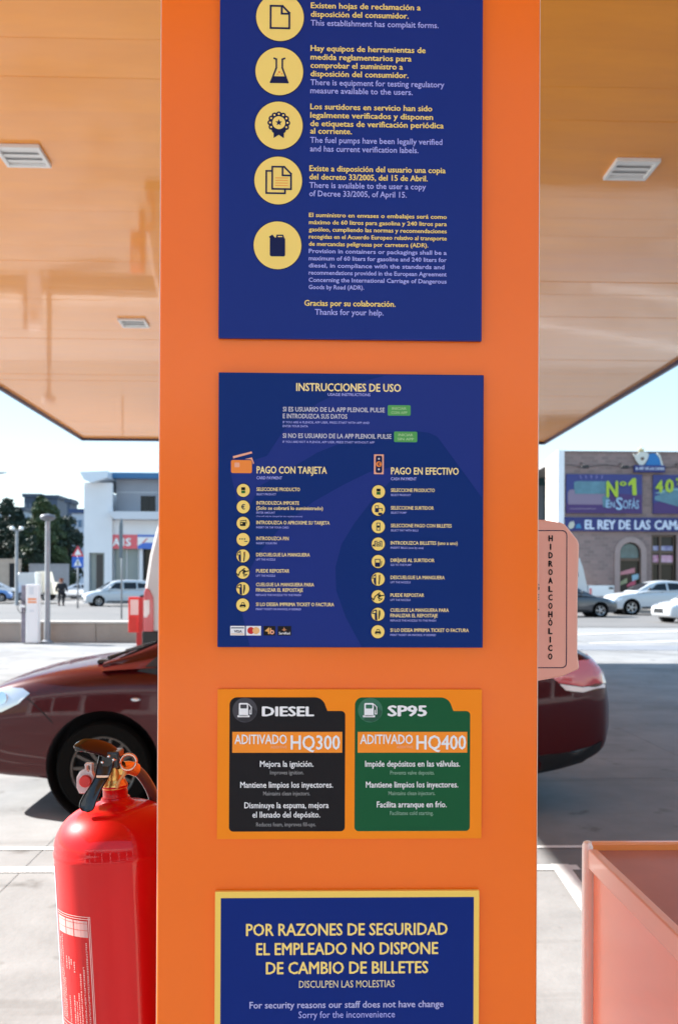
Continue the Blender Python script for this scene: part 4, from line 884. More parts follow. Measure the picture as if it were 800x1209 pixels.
# left street
simple('mpv', 'white people carrier driving past the white shop building on the left', (at(93, 60), 61, 0), R(24), M['carwhite'], 1.02)
simple('sedan', 'blue hatchback parked at the far left by the beige wall', (at(11, 74) , 75, 0), R(195), M['carblue'], group='cars parked along the far street')
simple('suv', 'white off-roader parked nose to the blue hatchback at far left', (at(27, 80), 80, 0), R(205), M['carwhite'], .95, group='cars parked along the far street')
simple('sedan', 'silver car parked behind the tall grey lamp post', (at(57, 84), 85, 0), R(20), M['carsilver'], group='cars parked along the far street')
simple('sedan', 'dark red car parked behind the walking person', (at(70, 86), 88, 0), R(10), mat('dull_red_paint', (.12, .03, .035), .35, coat=.8), group='cars parked along the far street')
# right street
simple('suv', 'white sporty off-roader parked in front of the arched shop window', (at(723, 47), 48, 0), R(4), M['carwhite'], 1.06)
dk = simple('sedan', 'graphite grey sedan parked between the gel board and the white off-roader', (at(731, 44), 44.9, 0), R(180), M['cargrey'], 1.08)
simple('sedan', 'white car cut off by the right edge of the photo', (at(790, 37), 38.2, 0), R(10), M['carwhite'], 1.0)

# =================================================================== VANS AND TRUCKS
def boxvan(label, x0, x1, Y, pts, paint, name='van', dw=2.0, cat='van', wheels=(), glassp=(), rz=0, r=.34):
    t = thing(name, label, cat, (x0, Y + dw / 2, 0), rz)
    st = []
    for yy, k in ((0, .93), (.03, .985), (.12, 1.0), (dw - .12, 1.0), (dw - .03, .985), (dw, .93)):
        cx = sum(p[0] for p in pts) / len(pts); cz = sum(p[1] for p in pts) / len(pts)
        st.append([Vector((cx + (p[0] - cx) * (1 - (1 - k) * .35), yy - dw / 2, cz + (p[1] - cz) * (1 - (1 - k) * .6))) for p in pts])
    vs, fs = ringloft(st); o = mesh_obj('body', vs, fs, paint, t, smooth=True, sharp=32)
    bm = bmesh.new(); bm.from_mesh(o.data); bmesh.ops.recalc_face_normals(bm, faces=bm.faces); bm.to_mesh(o.data); bm.free()
    for wx in wheels:
        for s in (-1, 1):
            make_wheel(t, wx, s * (dw / 2 - .08), r, s, .2, M['rimlight'], 5, 24)
            if s < 0: MB().lathe([(.001, 0), (r + .06, 0)], 28, axis='y', c=(wx, -dw / 2 - .003 + .01, r), cap=False).build('wheel_arch', M['dark'], t)
    for g_ in glassp: MB().prism(g_, -dw / 2 - .012, -dw / 2 + .02).build('side_window', M['glass'], t)
    return t
VY = 17.5
vx = lambda px: at(px, VY, 650)
vz = lambda py: P(180, py, VY).z
v0 = vx(170)
pts = [(0, .62), (.0, vz(700)), (.03, vz(685)), (.10, vz(655)), (.20, vz(628)), (.30, vz(610)), (.50, vz(598)), (1.0, vz(594)), (4.0, vz(594)), (4.5, 2.2), (5.0, 1.35), (5.7, 1.1), (5.85, .7), (5.8, .35), (.05, .35)]
vn = boxvan('tall white panel van with red tail lamp showing just left of the pillar', v0, 0, VY, pts, mat('van_white', (.62, .58, .58), .4, coat=.5), wheels=(1.1, 4.8), glassp=[[(4.1, 1.35), (4.1, 2.05), (4.45, 2.0), (4.85, 1.35)]])
vn.location.x = v0
ax_ = lambda px: at(px, VY, 720) - v0
MB().prism([(ax_(170.5), vz(747)), (ax_(170), vz(700)), (ax_(172), vz(694)), (ax_(177), vz(697)), (ax_(181), vz(706)), (ax_(181.5), vz(746))], -1.03, -.94).build('tail_lamp', M['tail'], vn, bevel=.015)
MB().prism([(ax_(170.2), vz(729)), (ax_(170.2), vz(709)), (ax_(177), vz(708)), (ax_(177), vz(724)), (ax_(174), vz(729))], -1.045, -.95).build('tail_lamp_clear', M['tailw'], vn, bevel=.01)
MB().box(-.03, 1.6, -1.04, 1.04, .40, vz(745)).build('bumper', M['black'], vn, bevel=.03)
# far vans on the left street
f1 = boxvan('white box van parked between trees and white totem', 0, 0, 78, [(0, .5), (0, 2.0), (.3, 2.3), (1.6, 2.35), (1.75, .5)], M['carsilver'], wheels=(.5,)); f1.location.x = at(18, 78)
f2 = boxvan('cream delivery truck parked just left of the tall lamp post', 0, 0, 80, [(0, .5), (0, 2.4), (.9, 2.45), (1.1, 1.6), (1.5, 1.5), (1.6, .5)], mat('cream_paint', (.68, .62, .5), .4), wheels=(.9,), name='truck', cat='truck'); f2.location.x = at(41, 80)
# flatbed on the right
ft = boxvan('small white flatbed truck seen behind the gel board', 0, 0, 52, [(-2.2, .5), (-2.2, 1.4), (-1.6, 2.0), (-1.2, 3.0), (.05, 3.05), (.22, 2.6), (.50, 1.4), (.55, .6)], M['carwhite'], wheels=(-1.2,), name='flatbed_truck', cat='truck', glassp=[[(-.75, 2.0), (-.75, 2.6), (-.1, 2.6), (-.02, 2.0)]]); ft.location.x = at(683, 52)
MB().box(.55, 2.0, -1, 1, .9, 1.5).build('load_bed', M['white'], ft, bevel=.02)
MB().box(.60, .72, -1.03, -.98, 1.0, 1.35).build('tail_lamp', M['tail'], ft)
MB().box(1.7, 1.95, -1.03, -.98, 1.3, 1.42).build('number_plate', M['black'], ft)
MB().lathe([(.28, -.9), (.3, -.8), (.3, -.7)], 20, axis='y', c=(1.3, 0, .35)).build('wheel', M['rubber'], ft)

# =================================================================== LEFT STREET FURNITURE
YW = 24.6
for x0, x1 in ((at(-60, YW), at(24, YW)), (at(45, YW), at(182, YW) + 3)):
    wl = thing('low_wall', 'low beige wall at the forecourt edge, %s' % ('left of the white totem' if x1 < at(30, YW) else 'right of the white totem'), 'wall', ((x0 + x1) / 2, YW + .15, 0), group='low boundary walls')
    L_ = x1 - x0; n = max(1, round(L_ / 1.6)); oo = wl.location.copy(); bm_ = None
    for k in range(n):
        w_ = L_ / n
        MB(oo).box(x0 + k * w_ + .006, x0 + (k + 1) * w_ - .006, YW, YW + .3, 0, .50).build('wall_block', M['beige'], wl, bevel=.012)
    MB(oo).box(x0, x1, YW - .03, YW + .33, .502, .56).build('coping', mat('pale_coping', (.6, .56, .5), .8, var=.1, vs=4), wl, bevel=.01)
YT = 24.0
t = thing('totem', 'slim white service totem with orange print in front of the low wall', 'totem', (at(37.5, YT), YT, 0)); oo = t.location.copy()
tx0, tx1 = at(30.5, YT), at(45.2, YT); tz = P(38, 690, YT).z
MB(oo).box(tx0, tx1, YT, YT + .22, .02, tz).build('cabinet_body', mat('totem_white', (.86, .84, .82), .4), t, bevel=.02)
for py, h_ in ((706.5, 1.9), (710, 1.9)): MB(oo).box(at(33, YT), at(43, YT), YT - .006, YT - .001, P(38, py + h_, YT).z, P(38, py, YT).z).build('orange_print', IOR, t)
MB(oo).box(at(35, YT), at(40.5, YT), YT - .006, YT - .001, P(38, 722.4, YT).z, P(38, 720.5, YT).z).build('grey_print', M['lampgrey'], t)
MB(oo).box(at(34.5, YT), at(40, YT), YT - .006, YT - .001, P(38, 702, YT).z, P(38, 693, YT).z).build('display', M['lampgrey'], t)
MB(oo).box(tx0 - .03, tx1 + .03, YT - .03, YT + .25, 0, .03).build('plinth', M['concrete'], t)
t = thing('air_hose_unit', 'grey metal hose unit standing directly left of the white totem', 'hose unit', (at(26, YT), YT + .2, 0)); oo = t.location.copy()
MB(oo).box(at(23.5, YT), at(29.5, YT), YT + .1, YT + .35, .02, tz - .02).build('cabinet_body', mat('violet_grey', (.20, .18, .22), .6, var=.4, vs=8), t, bevel=.02)
ring = [Vector((at(25, YT), YT + .06, .95)) + Vector((math.cos(a) * .11, 0, math.sin(a) * .16)) - oo for a in [k * math.pi / 8 for k in range(17)]]
MB().tube(ring, .010, 6).build('hose_coil', M['black'], t, smooth=True)
MB(oo).box(at(23, YT), at(28.5, YT), YT + .06, YT + .10, .93, .99).build('cradle', M['white'], t)
def lamp_post(px, ptop, Y, r, lab, kind, group=None):
    x = at(px, Y); z = P(px, ptop, Y).z; t = thing('lamp_post', lab, 'lamp post', (x, Y, 0))
    MB().lathe([(r * 1.1, 0), (r * 1.1, .5), (r, .55), (r * .82, z)], 16).build('pole', M['steel'], t, smooth=True, sharp=30)
    MB().lathe([(r * 1.9, 0), (r * 1.9, .05), (r * 1.2, .08)], 16).build('base', M['steel'], t)
    if kind == 'disc':
        MB().lathe([(.04, z - .02), (.17, z + .04), (.20, z + .10), (.17, z + .15), (.05, z + .18)], 20).build('luminaire', mat('luminaire_grey', (.12, .13, .15), .5), t, smooth=True)
    if kind == 'twin':
        for s in (-1, 1):
            MB().tube([(0, 0, z - .1), (s * .28, 0, z + .03)], .035, 8).build('arm', M['steel'], t)
            MB().lathe([(.02, z + .0), (.12, z + .02), (.16, z + .12), (.11, z + .22), (.03, z + .25)], 14, c=(s * .30, 0, 0)).build('luminaire', M['white'], t, smooth=True)
    if kind == 'arm':
        MB().tube(crom([(0, 0, z - .2), (.4, 0, z + .1), (1.1, 0, z + .28)], 5), .05, 8).build('arm', M['steel'], t, smooth=True)
        MB().tube([(1.0, 0, z + .26), (1.3, 0, z + .33), (1.75, 0, z + .36)], [.05, .13, .05], 8, flat=.5).build('luminaire', M['steel'], t, smooth=True)
    return t
lamp_post(56, 615, 24.3, .075, 'tall grey lamp post with flat round head behind the low wall', 'disc')
lamp_post(19.5, 626, 62, .11, 'pale twin globe lamp post in front of the dark trees', 'twin')
lamp_post(-34, 566, 48, .10, 'street lamp whose curved arm reaches in from the left edge', 'arm')
# crossing sign
YS = 56
t = thing('crossing_sign', 'pedestrian crossing road sign, red triangle above blue square', 'road sign', (at(91.5, YS), YS, 0)); oo = t.location.copy()
zf = lambda py: P(91, py, YS).z
MB(oo).lathe([(.05, 0), (.05, zf(646) )], 10, c=(oo.x, YS + .06, 0)).build('pole', M['steel'], t, smooth=True)
MB(oo).prism([(at(84.5, YS), zf(657)), (at(99, YS), zf(657)), (at(91.7, YS), zf(644))], YS - .02, YS).build('warning_triangle', mat('sign_red', (.65, .05, .07), .4), t)
MB(oo).prism([(at(87.5, YS), zf(655.4)), (at(96, YS), zf(655.4)), (at(91.7, YS), zf(648))], YS - .03, YS - .022).build('triangle_field', M['white'], t)
MB(oo).box(at(85, YS), at(98.5, YS), YS - .02, YS, zf(670), zf(657.4)).build('blue_square', mat('sign_blue', (.03, .13, .55), .4), t)
MB(oo).prism([(at(87, YS), zf(668.2)), (at(96.5, YS), zf(668.2)), (at(91.7, YS), zf(659.4))], YS - .03, YS - .022).build('white_triangle', M['white'], t)
mb = MB(oo); 
for q in ([(91.2, 662.3), (92.4, 662.3), (92.4, 663.4), (91.2, 663.4)], [(90.9, 663.6), (92.6, 663.6), (92.4, 665.8), (91.2, 665.8)], [(90.5, 667.8), (91.4, 665.6), (91.9, 665.8), (91.2, 667.8)], [(91.8, 665.8), (92.4, 665.6), (93.2, 667.8), (92.5, 667.8)]): mb.prism([(at(a, YS), zf(b)) for a, b in q], YS - .04, YS - .032)
mb.build('walker_print', M['black'], t)
# edge-on street sign in front of the shop
YS = 40
t = thing('street_sign', 'grey road sign seen edge-on in front of the white people carrier', 'road sign', (at(143.5, YS), YS, 0)); oo = t.location.copy()
zf = lambda py: P(143, py, YS).z
MB(oo).lathe([(.035, 0), (.035, zf(614))], 10, c=(oo.x, YS, 0)).build('pole', M['steel'], t, smooth=True)
MB(oo).prism([(at(141.6, YS), zf(659)), (at(145.0, YS), zf(659)), (at(145.0, YS), zf(620)), (at(143.4, YS), zf(612)), (at(141.9, YS), zf(622))], YS - .3, YS - .05).build('sign_plate', mat('slate_grey', (.13, .16, .18), .5), t, bevel=.01)
# red cabinet
YR = 20
t = thing('hose_cabinet', 'small red cabinet on a red post beside the white van', 'cabinet', (at(163, YR), YR, 0)); oo = t.location.copy()
zf = lambda py: P(160, py, YR).z
MB(oo).box(at(151.5, YR), at(164, YR), YR, YR + .22, zf(747), zf(705)).build('cabinet_body', M['redp'], t, bevel=.015)
MB(oo).box(at(161, YR), at(168.5, YR), YR + .02, YR + .2, 0, zf(705.5)).build('post', mat('dark_red', (.38, .012, .012), .45), t, bevel=.01)
MB(oo).box(at(154, YR), at(163.5, YR), YR - .012, YR - .001, zf(726), zf(708)).build('notice_plate', mat('pink_plate', (.62, .40, .38), .4), t)
MB(oo).box(at(152.5, YR), at(160.5, YR), YR - .01, YR - .001, zf(745), zf(728.5)).build('door', mat('brick_red', (.50, .02, .012), .4), t)

# person walking
YPn = 62
px_, pz = at(72.5, YPn), 0
pn = thing('person', 'person in black clothes walking away with arms slightly out', 'person', (px_, YPn, 0))
def skin(name, pts, edges, rad_, m, parent, sub=2):
    me = bpy.data.meshes.new(name); me.from_pydata(pts, edges, []); o = bpy.data.objects.new(name, me); C.objects.link(o)
    sk_ = o.modifiers.new('s', 'SKIN'); 
    for i, v in enumerate(me.skin_vertices[0].data): v.radius = (rad_[i], rad_[i] * .75); v.use_root = (i == 0)
    sb = o.modifiers.new('u', 'SUBSURF'); sb.levels = sub; sb.render_levels = sub
    dg = bpy.context.evaluated_depsgraph_get(); m2 = bpy.data.meshes.new_from_object(o.evaluated_get(dg)); o.modifiers.clear(); o.data = m2; m2.name = name
    m2.materials.clear(); m2.materials.append(m); m2.polygons.foreach_set('use_smooth', [True] * len(m2.polygons)); o.parent = parent; return o
pp = [(0, 0, .98), (0, 0, 1.18), (0, 0, 1.40), (0, 0, 1.50), (0, -.0, 1.56), (0, .02, 1.66), (0, .02, 1.76),
      (.12, 0, .92), (.13, .06, .52), (.12, -.04, .10), (.13, .10, .04), (-.12, 0, .92), (-.12, -.05, .52), (-.10, -.22, .14), (-.10, -.10, .04),
      (.22, 0, 1.42), (.32, -.02, 1.18), (.38, .06, .96), (.39, .09, .86), (-.22, 0, 1.42), (-.32, .0, 1.18), (-.36, .08, .96), (-.37, .11, .86)]
ee = [(0, 1), (1, 2), (2, 3), (3, 4), (4, 5), (5, 6), (0, 7), (7, 8), (8, 9), (9, 10), (0, 11), (11, 12), (12, 13), (13, 14), (2, 15), (15, 16), (16, 17), (17, 18), (2, 19), (19, 20), (20, 21), (21, 22)]
rd = [.17, .16, .18, .08, .06, .10, .08, .11, .075, .05, .045, .11, .075, .05, .045, .08, .06, .045, .04, .08, .06, .045, .04]
skin('body', pp, ee, rd, mat('skin_tone', (.45, .25, .17), .6), pn)
blk = mat('black_cloth', (.014, .014, .018), .85)
skin('jacket', [pp[i] for i in (0, 1, 2, 15, 16, 17, 19, 20, 21)], [(0, 1), (1, 2), (2, 3), (3, 4), (4, 5), (2, 6), (6, 7), (7, 8)], [.25, .24, .25, .13, .11, .09, .13, .11, .09], blk, pn)
skin('trousers', [pp[i] for i in (0, 7, 8, 9, 11, 12, 13)], [(0, 1), (1, 2), (2, 3), (0, 4), (4, 5), (5, 6)], [.22, .16, .13, .10, .16, .13, .10], blk, pn)
skin('hair', [(0, .0, 1.70), (0, .0, 1.78), (0, -.04, 1.60)], [(0, 1), (0, 2)], [.13, .10, .09], mat('auburn_hair', (.22, .06, .025), .7), pn)
for x, y in ((.12, .03), (-.10, -.13)):
    MB().box(x - .05, x + .05, y - .12, y + .15, .0, .09).build('shoe', blk, pn, bevel=.03)

# =================================================================== LEFT BUILDING
YB = 70
xb = lambda px, Y=YB: at(px, Y); zb = lambda py, Y=YB: P(130, py, Y).z
bl = thing('shop_building', 'white two storey shop building with blue roof edge left of the pillar', 'building', (xb(145), YB + 6, 0)); oo = bl.location.copy()
x0, xm, x1 = xb(101), xb(134), xb(134) + 26
# projecting white tower with a door opening
mb = MB(oo); slab(mb, [(x0, 0), (xm, 0), (xm, zb(571)), (x0, zb(571))], [[(xb(107), .25), (xb(125), .25), (xb(125), zb(653)), (xb(107), zb(653))]], YB - .6, YB - .25); mb.build('wall', M['wallw'], bl)
MB(oo).box(x0, x0 + .3, YB - .24, YB + 14, 0, zb(571)).build('side_wall', M['wallw'], bl)
MB(oo).box(xb(107), xb(125), YB - .2, YB - .15, .25, zb(653)).build('door_panel', M['glassb'], bl)
MB(oo).box(xb(114.5), xb(122), YB - .26, YB - .205, .25, zb(655)).build('door', mat('dark_door', (.04, .035, .035), .3), bl)
# slanted light cap
cp_ = [(xb(99), zb(560)), (xb(131), zb(558.5)), (xb(131), zb(566)), (xb(112), zb(572)), (xb(104), zb(569))]
MB(oo).prism(cp_, YB - 1.4, YB + 8).build('roof_canopy', mat('pale_blue_white', (.66, .72, .78), .4), bl)
mb = MB(oo); slab(mb, [(xm, zb(606)), (x1, zb(606)), (x1, zb(564)), (xm, zb(564))], [[(xb(163), zb(603)), (xb(181), zb(603)), (xb(181), zb(584)), (xb(163), zb(584))]], YB + .8, YB + 1.1); mb.build('upper_wall', M['wallg'], bl)
MB(oo).box(xm, x1, YB + .77, YB + .798, zb(580.2), zb(579.6)).build('cladding_joint', M['lampgrey'], bl)
wn = MB(oo).box(xb(163), xb(181), YB + .95, YB + 1.0, zb(603), zb(584)).build('window', M['glass'], bl)
MB(oo).box(xb(171.7), xb(172.3), YB + .90, YB + .948, zb(603), zb(584)).build('mullion', M['black'], wn)
MB(oo).box(xb(129.5), x1 + .2, YB + .2, YB + 1.2, zb(564), zb(557.3)).build('blue_fascia', mat('fascia_blue', (.03, .14, .30), .4), bl)
MB(oo).box(xm, x1, YB + 1.2, YB + 14, zb(564), zb(562)).build('roof', M['wallg'], bl)
MB(oo).prism([(xb(131), zb(605)), (x1, zb(605)), (x1, zb(614)), (xb(138), zb(614))], YB - 1.2, YB + .78).build('awning', mat('awning_grey_white', (.60, .62, .66), .6), bl)
MB(oo).box(xb(133), x1, YB - .3, YB + .7, zb(632), zb(614.3)).build('fascia_wall', M['wallw'], bl)
sb = MB(oo).box(xb(131), xb(163), YB - .40, YB - .31, zb(648), zb(631.5)).build('shop_sign', mat('shop_sign_red', (.72, .12, .14), .4), bl)
for tx, a, b in (("A", 134, 143), ("I", 146, 147.6), ("S", 149, 156)):
    V, F = text_geo(tx, .05, a, b, 644.5, 9); mb = MB(oo); mb.add([(xb(v[0]), YB - .43 - .004 * (i * 5 // len(V)), zb(v[1])) for i, v in enumerate(V)], F); mb.build('lettering', M['white'], sb)
MB(oo).box(xb(163.2), xb(190), YB - .40, YB - .31, zb(648), zb(631.5)).build('shop_sign', M['white'], bl)
MB(oo).box(xb(163.2), xb(190), YB - .42, YB - .405, zb(634), zb(631.5)).build('sign_band', mat('band_blue', (.06, .16, .55), .4), bl)
MB(oo).prism([(xb(163.5), zb(648)), (xb(190), zb(648)), (xb(190), zb(640.5)), (xb(170), zb(641)), (xb(163.5), zb(644.5))], YB - .42, YB - .405).build('sign_band', mat('band_blue_b', (.06, .16, .55), .4), bl)
MB(oo).prism([(xb(168.5), zb(641)), (xb(170.5), zb(641)), (xb(176), zb(635)), (xb(174), zb(636))], YB - .44, YB - .425).build('sign_tick', mat('tick_red', (.7, .06, .06), .4), bl)
MB(oo).box(xb(134), xb(163.5), YB + .1, YB + .14, .3, zb(648)).build('shop_window', M['glassb'], bl)
for px in (134, 149, 163): MB(oo).box(xb(px), xb(px + .8), YB + .02, YB + .095, .3, zb(648)).build('window_frame', M['lampgrey'], bl)
MB(oo).box(xb(134), x1, YB + .0, YB + .2, 0, .3).build('plinth', M['wallg'], bl)
MB(oo).box(xb(165), xb(168.5), YB - .2, YB + .2, 0, zb(648)).build('column', M['wallw'], bl)
MB(oo).box(xb(168.5), x1, YB + .4, YB + .45, .3, zb(648)).build('shop_window', M['glass'], bl)
MB(oo).box(x1 - .3, x1, YB + .5, YB + 14, 0, zb(564)).build('side_wall', M['wallw'], bl)
MB(oo).box(x0, x1, YB + 14, YB + 14.3, 0, zb(564)).build('back_wall', M['wallw'], bl)

# far left buildings
def block(label, pa, pb, ptop, Y, m, dep=14, win=None, name='apartment_building', roofh=0):
    a, b = at(pa, Y), at(pb, Y); z = P((pa + pb) / 2, ptop, Y).z
    t = thing(name, label, 'building', ((a + b) / 2, Y + dep / 2, 0)); oo = t.location.copy()
    MB(oo).box(a, b, Y, Y + dep, 0, z).build('walls', m, t)
    MB(oo).box(a - .3, b + .3, Y - .3, Y + dep, z + .01, z + .6).build('roof_edge', win[2] if win else m, t)
    if win:
        nx, nz, mr = win[:3]; mwin = win[3]
        for i in range(nx):
            for j in range(nz):
                cx = a + (b - a) * (i + .5) / nx; cz = 3 + (z - 3.5) * (j + .5) / nz; ww = (b - a) / nx * .28; hh = (z - 3.5) / nz * .26
                wf = MB(oo).box(cx - ww, cx + ww, Y - .12, Y - .01, cz - hh, cz + hh).build('window', mwin, t)
    return t
dkg = mat('slate_blue_facade', (.045, .065, .10), .6, var=.3, vs=.2)
block('dark slate apartment block rising behind the big green tree', 28, 47, 587, 165, dkg, win=(4, 5, dkg, mat('dim_window', (.09, .12, .17), .2)))
block('dark stepped office block joined right of the slate block', 47.4, 67, 588.5, 166, mat('slate_blue_facade_lighter', (.06, .085, .13), .6), win=(4, 5, dkg, M['glass']))
block('long low dark roofed building behind the left trees', -40, 27.5, 603, 150, mat('pale_blue_wall', (.30, .36, .42), .7), win=(9, 3, dkg, M['glass']))
block('pale grey apartment building with blue roof edge left of the white shop', 84, 104, 606, 130, mat('pale_blue_facade', (.40, .46, .56), .7), win=(3, 4, mat('navy_roof', (.02, .05, .14), .5), mat('blue_window', (.05, .12, .22), .1)))
block('slim dark chimney block beside the pale apartment building', 78.5, 82, 594, 134, dkg, dep=3, name='chimney_block')
def longwall(label, pa, pb, ptop, Y, m, op=None):
    a, b = at(pa, Y), at(pb, Y); z = P((pa + pb) / 2, ptop, Y).z
    t = thing('wall', label, 'wall', ((a + b) / 2, Y, 0)); oo = t.location.copy()
    n = max(1, int((b - a) / 2.5)); 
    for k in range(n): MB(oo).box(a + (b - a) * k / n + .01, a + (b - a) * (k + 1) / n - .01, Y, Y + .25, 0, z).build('wall_panel', m, t)
    MB(oo).box(a, b, Y - .05, Y + .3, z + .003, z + .12).build('coping', m, t)
    if op: MB(oo).box(at(op[0], Y), at(op[1], Y), Y - .03, Y - .004, 0, P(20, op[2], Y).z).build('doorway', M['dark'], t)
longwall('tall beige yard wall with a dark doorway at the far left', -60, 24, 661, 92, M['beige'], (11, 17, 665))
longwall('grey concrete yard wall below the dark trees', 34, 81, 667, 94, mat('grey_wall', (.24, .25, .27), .8, var=.1))

# =================================================================== TREES
M['bark'] = mat('bark', (.09, .065, .045), .9, var=.3, vs=6)
leafm = [mat('leaf_dark', (.012, .028, .016), .7, var=.5, vs=.6), mat('leaf_mid', (.045, .075, .022), .7, var=.55, vs=.5, vcol=(.02, .035, .012))]
def tree(label, px, ptop, Y, wid, m, seed, n=4200, cone=True):
    rd_ = random.Random(seed); x = at(px, Y); z = P(px, ptop, Y).z
    t = thing('conifer_tree' if cone else 'bushy_tree', label, 'tree', (x, Y, 0), group='dark trees behind the far wall')
    MB().tube([(0, 0, 0), (.1, 0, z * .3), (0, .1, z * .6), (0, 0, z * .92)], [.28, .22, .14, .03], 8).build('trunk', M['bark'], t, smooth=True)
    br = MB()
    for k in range(14):
        h = z * (.18 + .7 * k / 14); a = rd_.uniform(0, 6.28); L_ = wid * .5 * (1 - h / z) ** .7 * .9 if cone else wid * .4
        br.tube([(0, 0, h), (math.cos(a) * L_ * .6, math.sin(a) * L_ * .6, h + .25 * L_), (math.cos(a) * L_, math.sin(a) * L_, h + .4 * L_)], [.08, .05, .015], 5)
    br.build('limbs', M['bark'], t)
    cl = []
    for k in range(90):
        u = rd_.random() ** .8; h = z * (.10 + .88 * u); prof_ = (1 - u) ** .62 if cone else math.sqrt(max(.02, 1 - (2 * u - 1) ** 2 * .9))
        a = rd_.uniform(0, 6.283); rr_ = wid * .5 * prof_ * rd_.uniform(.45, 1.0); cl.append((Vector((math.cos(a) * rr_, math.sin(a) * rr_, h)), rd_.uniform(.5, 1.0) * (.35 + wid * .10 * (prof_ + .2))))
    for k in range(8): cl.append((Vector((0, 0, z * (.86 + .13 * k / 8))), .35 * (1.1 - k / 9)))
    vs = []; fs = []
    for k in range(n):
        c, s_ = cl[rd_.randrange(len(cl))]
        d_ = Vector((rd_.gauss(0, 1), rd_.gauss(0, 1), rd_.gauss(0, .8))).normalized() * s_ * rd_.random() ** .4
        p = c + d_; a1 = Vector((rd_.gauss(0, 1), rd_.gauss(0, 1), rd_.gauss(0, 1))).normalized(); a2 = a1.orthogonal().normalized(); q = rd_.uniform(.12, .26)
        b = len(vs); vs += [p - a1 * q, p + a2 * q * .55, p + a1 * q, p - a2 * q * .55]; fs.append((b, b + 1, b + 2, b + 3))
    mesh_obj('crown', vs, fs, m, t)
tree('dark slender conifer with a pointed top at the far left', 8, 588, 100, 4.8, leafm[0], 1)
tree('small dark conifer just right of the slender one', 21, 599, 102, 4.4, leafm[0], 2)
tree('largest green conifer with a broad sunlit crown', 49, 584, 98, 5.4, leafm[1], 3, 6500)
tree('second green conifer merging into the right of the largest one', 62, 597, 100, 4.6, leafm[1], 4, 5000)
tree('dark round tree at the right end of the row', 78, 612, 101, 3.6, leafm[0], 5, 4200, False)
tree('dark bushy tree below the twin globe lamp', 28, 615, 99, 4.6, leafm[0], 6, 4800, False)
tree('dark bushy tree standing at the left edge of the photo', 0, 612, 101, 4.6, leafm[0], 9, 4200, False)
tree('low dark tree filling the gap left of the largest conifer', 38, 622, 97.5, 3.6, leafm[0], 8, 4200, False)

# =================================================================== RIGHT SHOP
YB = 55
M['brick'] = mat('pink_brick', (.30, .215, .20), .85, var=.18, vs=1.2)
_n = M['brick'].node_tree; bt = _n.nodes.new('ShaderNodeTexBrick'); tc = _n.nodes.new('ShaderNodeTexCoord'); mp = _n.nodes.new('ShaderNodeMapping'); mp.inputs['Rotation'].default_value = (R(90), 0, 0)
_n.links.new(tc.outputs['Object'], mp.inputs[0]); _n.links.new(mp.outputs[0], bt.inputs[0]); bt.inputs['Scale'].default_value = 1.0; bt.inputs['Brick Width'].default_value = .42; bt.inputs['Row Height'].default_value = .2; bt.inputs['Mortar Size'].default_value = .016
bt.inputs['Color1'].default_value = (.29, .20, .185, 1); bt.inputs['Color2'].default_value = (.21, .15, .14, 1); bt.inputs['Mortar'].default_value = (.26, .21, .19, 1)
_n.links.new(bt.outputs[0], _n.nodes['Principled BSDF'].inputs['Base Color'])
M['frame'] = mat('brown_frame', (.12, .075, .05), .5)
x0 = at(665, YB); x1 = x0 + 36; zr = lambda py: P(700, py, YB).z; xr = lambda px: at(px, YB)
sh = thing('furniture_shop', 'pink brick furniture shop with purple banners and a blue name board on the right', 'building', ((x0 + x1) / 2, YB + 2, 0)); oo = sh.location.copy()
holes = []; bay = xr(769) - xr(666)
def arch(cx, w_, zb_, zt_):
    return [(cx - w_, zb_), (cx + w_, zb_), (cx + w_, zt_ - w_)] + [(cx + w_ * math.cos(R(a)), zt_ - w_ + w_ * math.sin(R(a))) for a in range(15, 180, 15)] + [(cx - w_, zt_ - w_)]
acx = (xr(731) + xr(756)) / 2; aw = (xr(756) - xr(731)) / 2; at_ = zr(640)
doors = [(xr(768.5), xr(798)), (xr(768.5) + 9.5, xr(798) + 9.5)]
arches = [acx, acx + 9.5, acx + 13.8]
for a_ in arches: holes.append(arch(a_, aw, .5, at_))
for d0, d1 in doors: holes.append([(d0, .1), (d1, .1), (d1, zr(631)), (d0, zr(631))])
mb = MB(oo); slab(mb, [(x0, 0), (x1, 0), (x1, zr(534)), (x0, zr(534))], holes, YB, YB + .35); mb.build('brick_wall', M['brick'], sh)
MB(oo).box(x0, x1, YB - .06, YB + .4, zr(533.8), zr(532.6)).build('parapet_coping', mat('coping_brown', (.22, .17, .16), .8), sh)
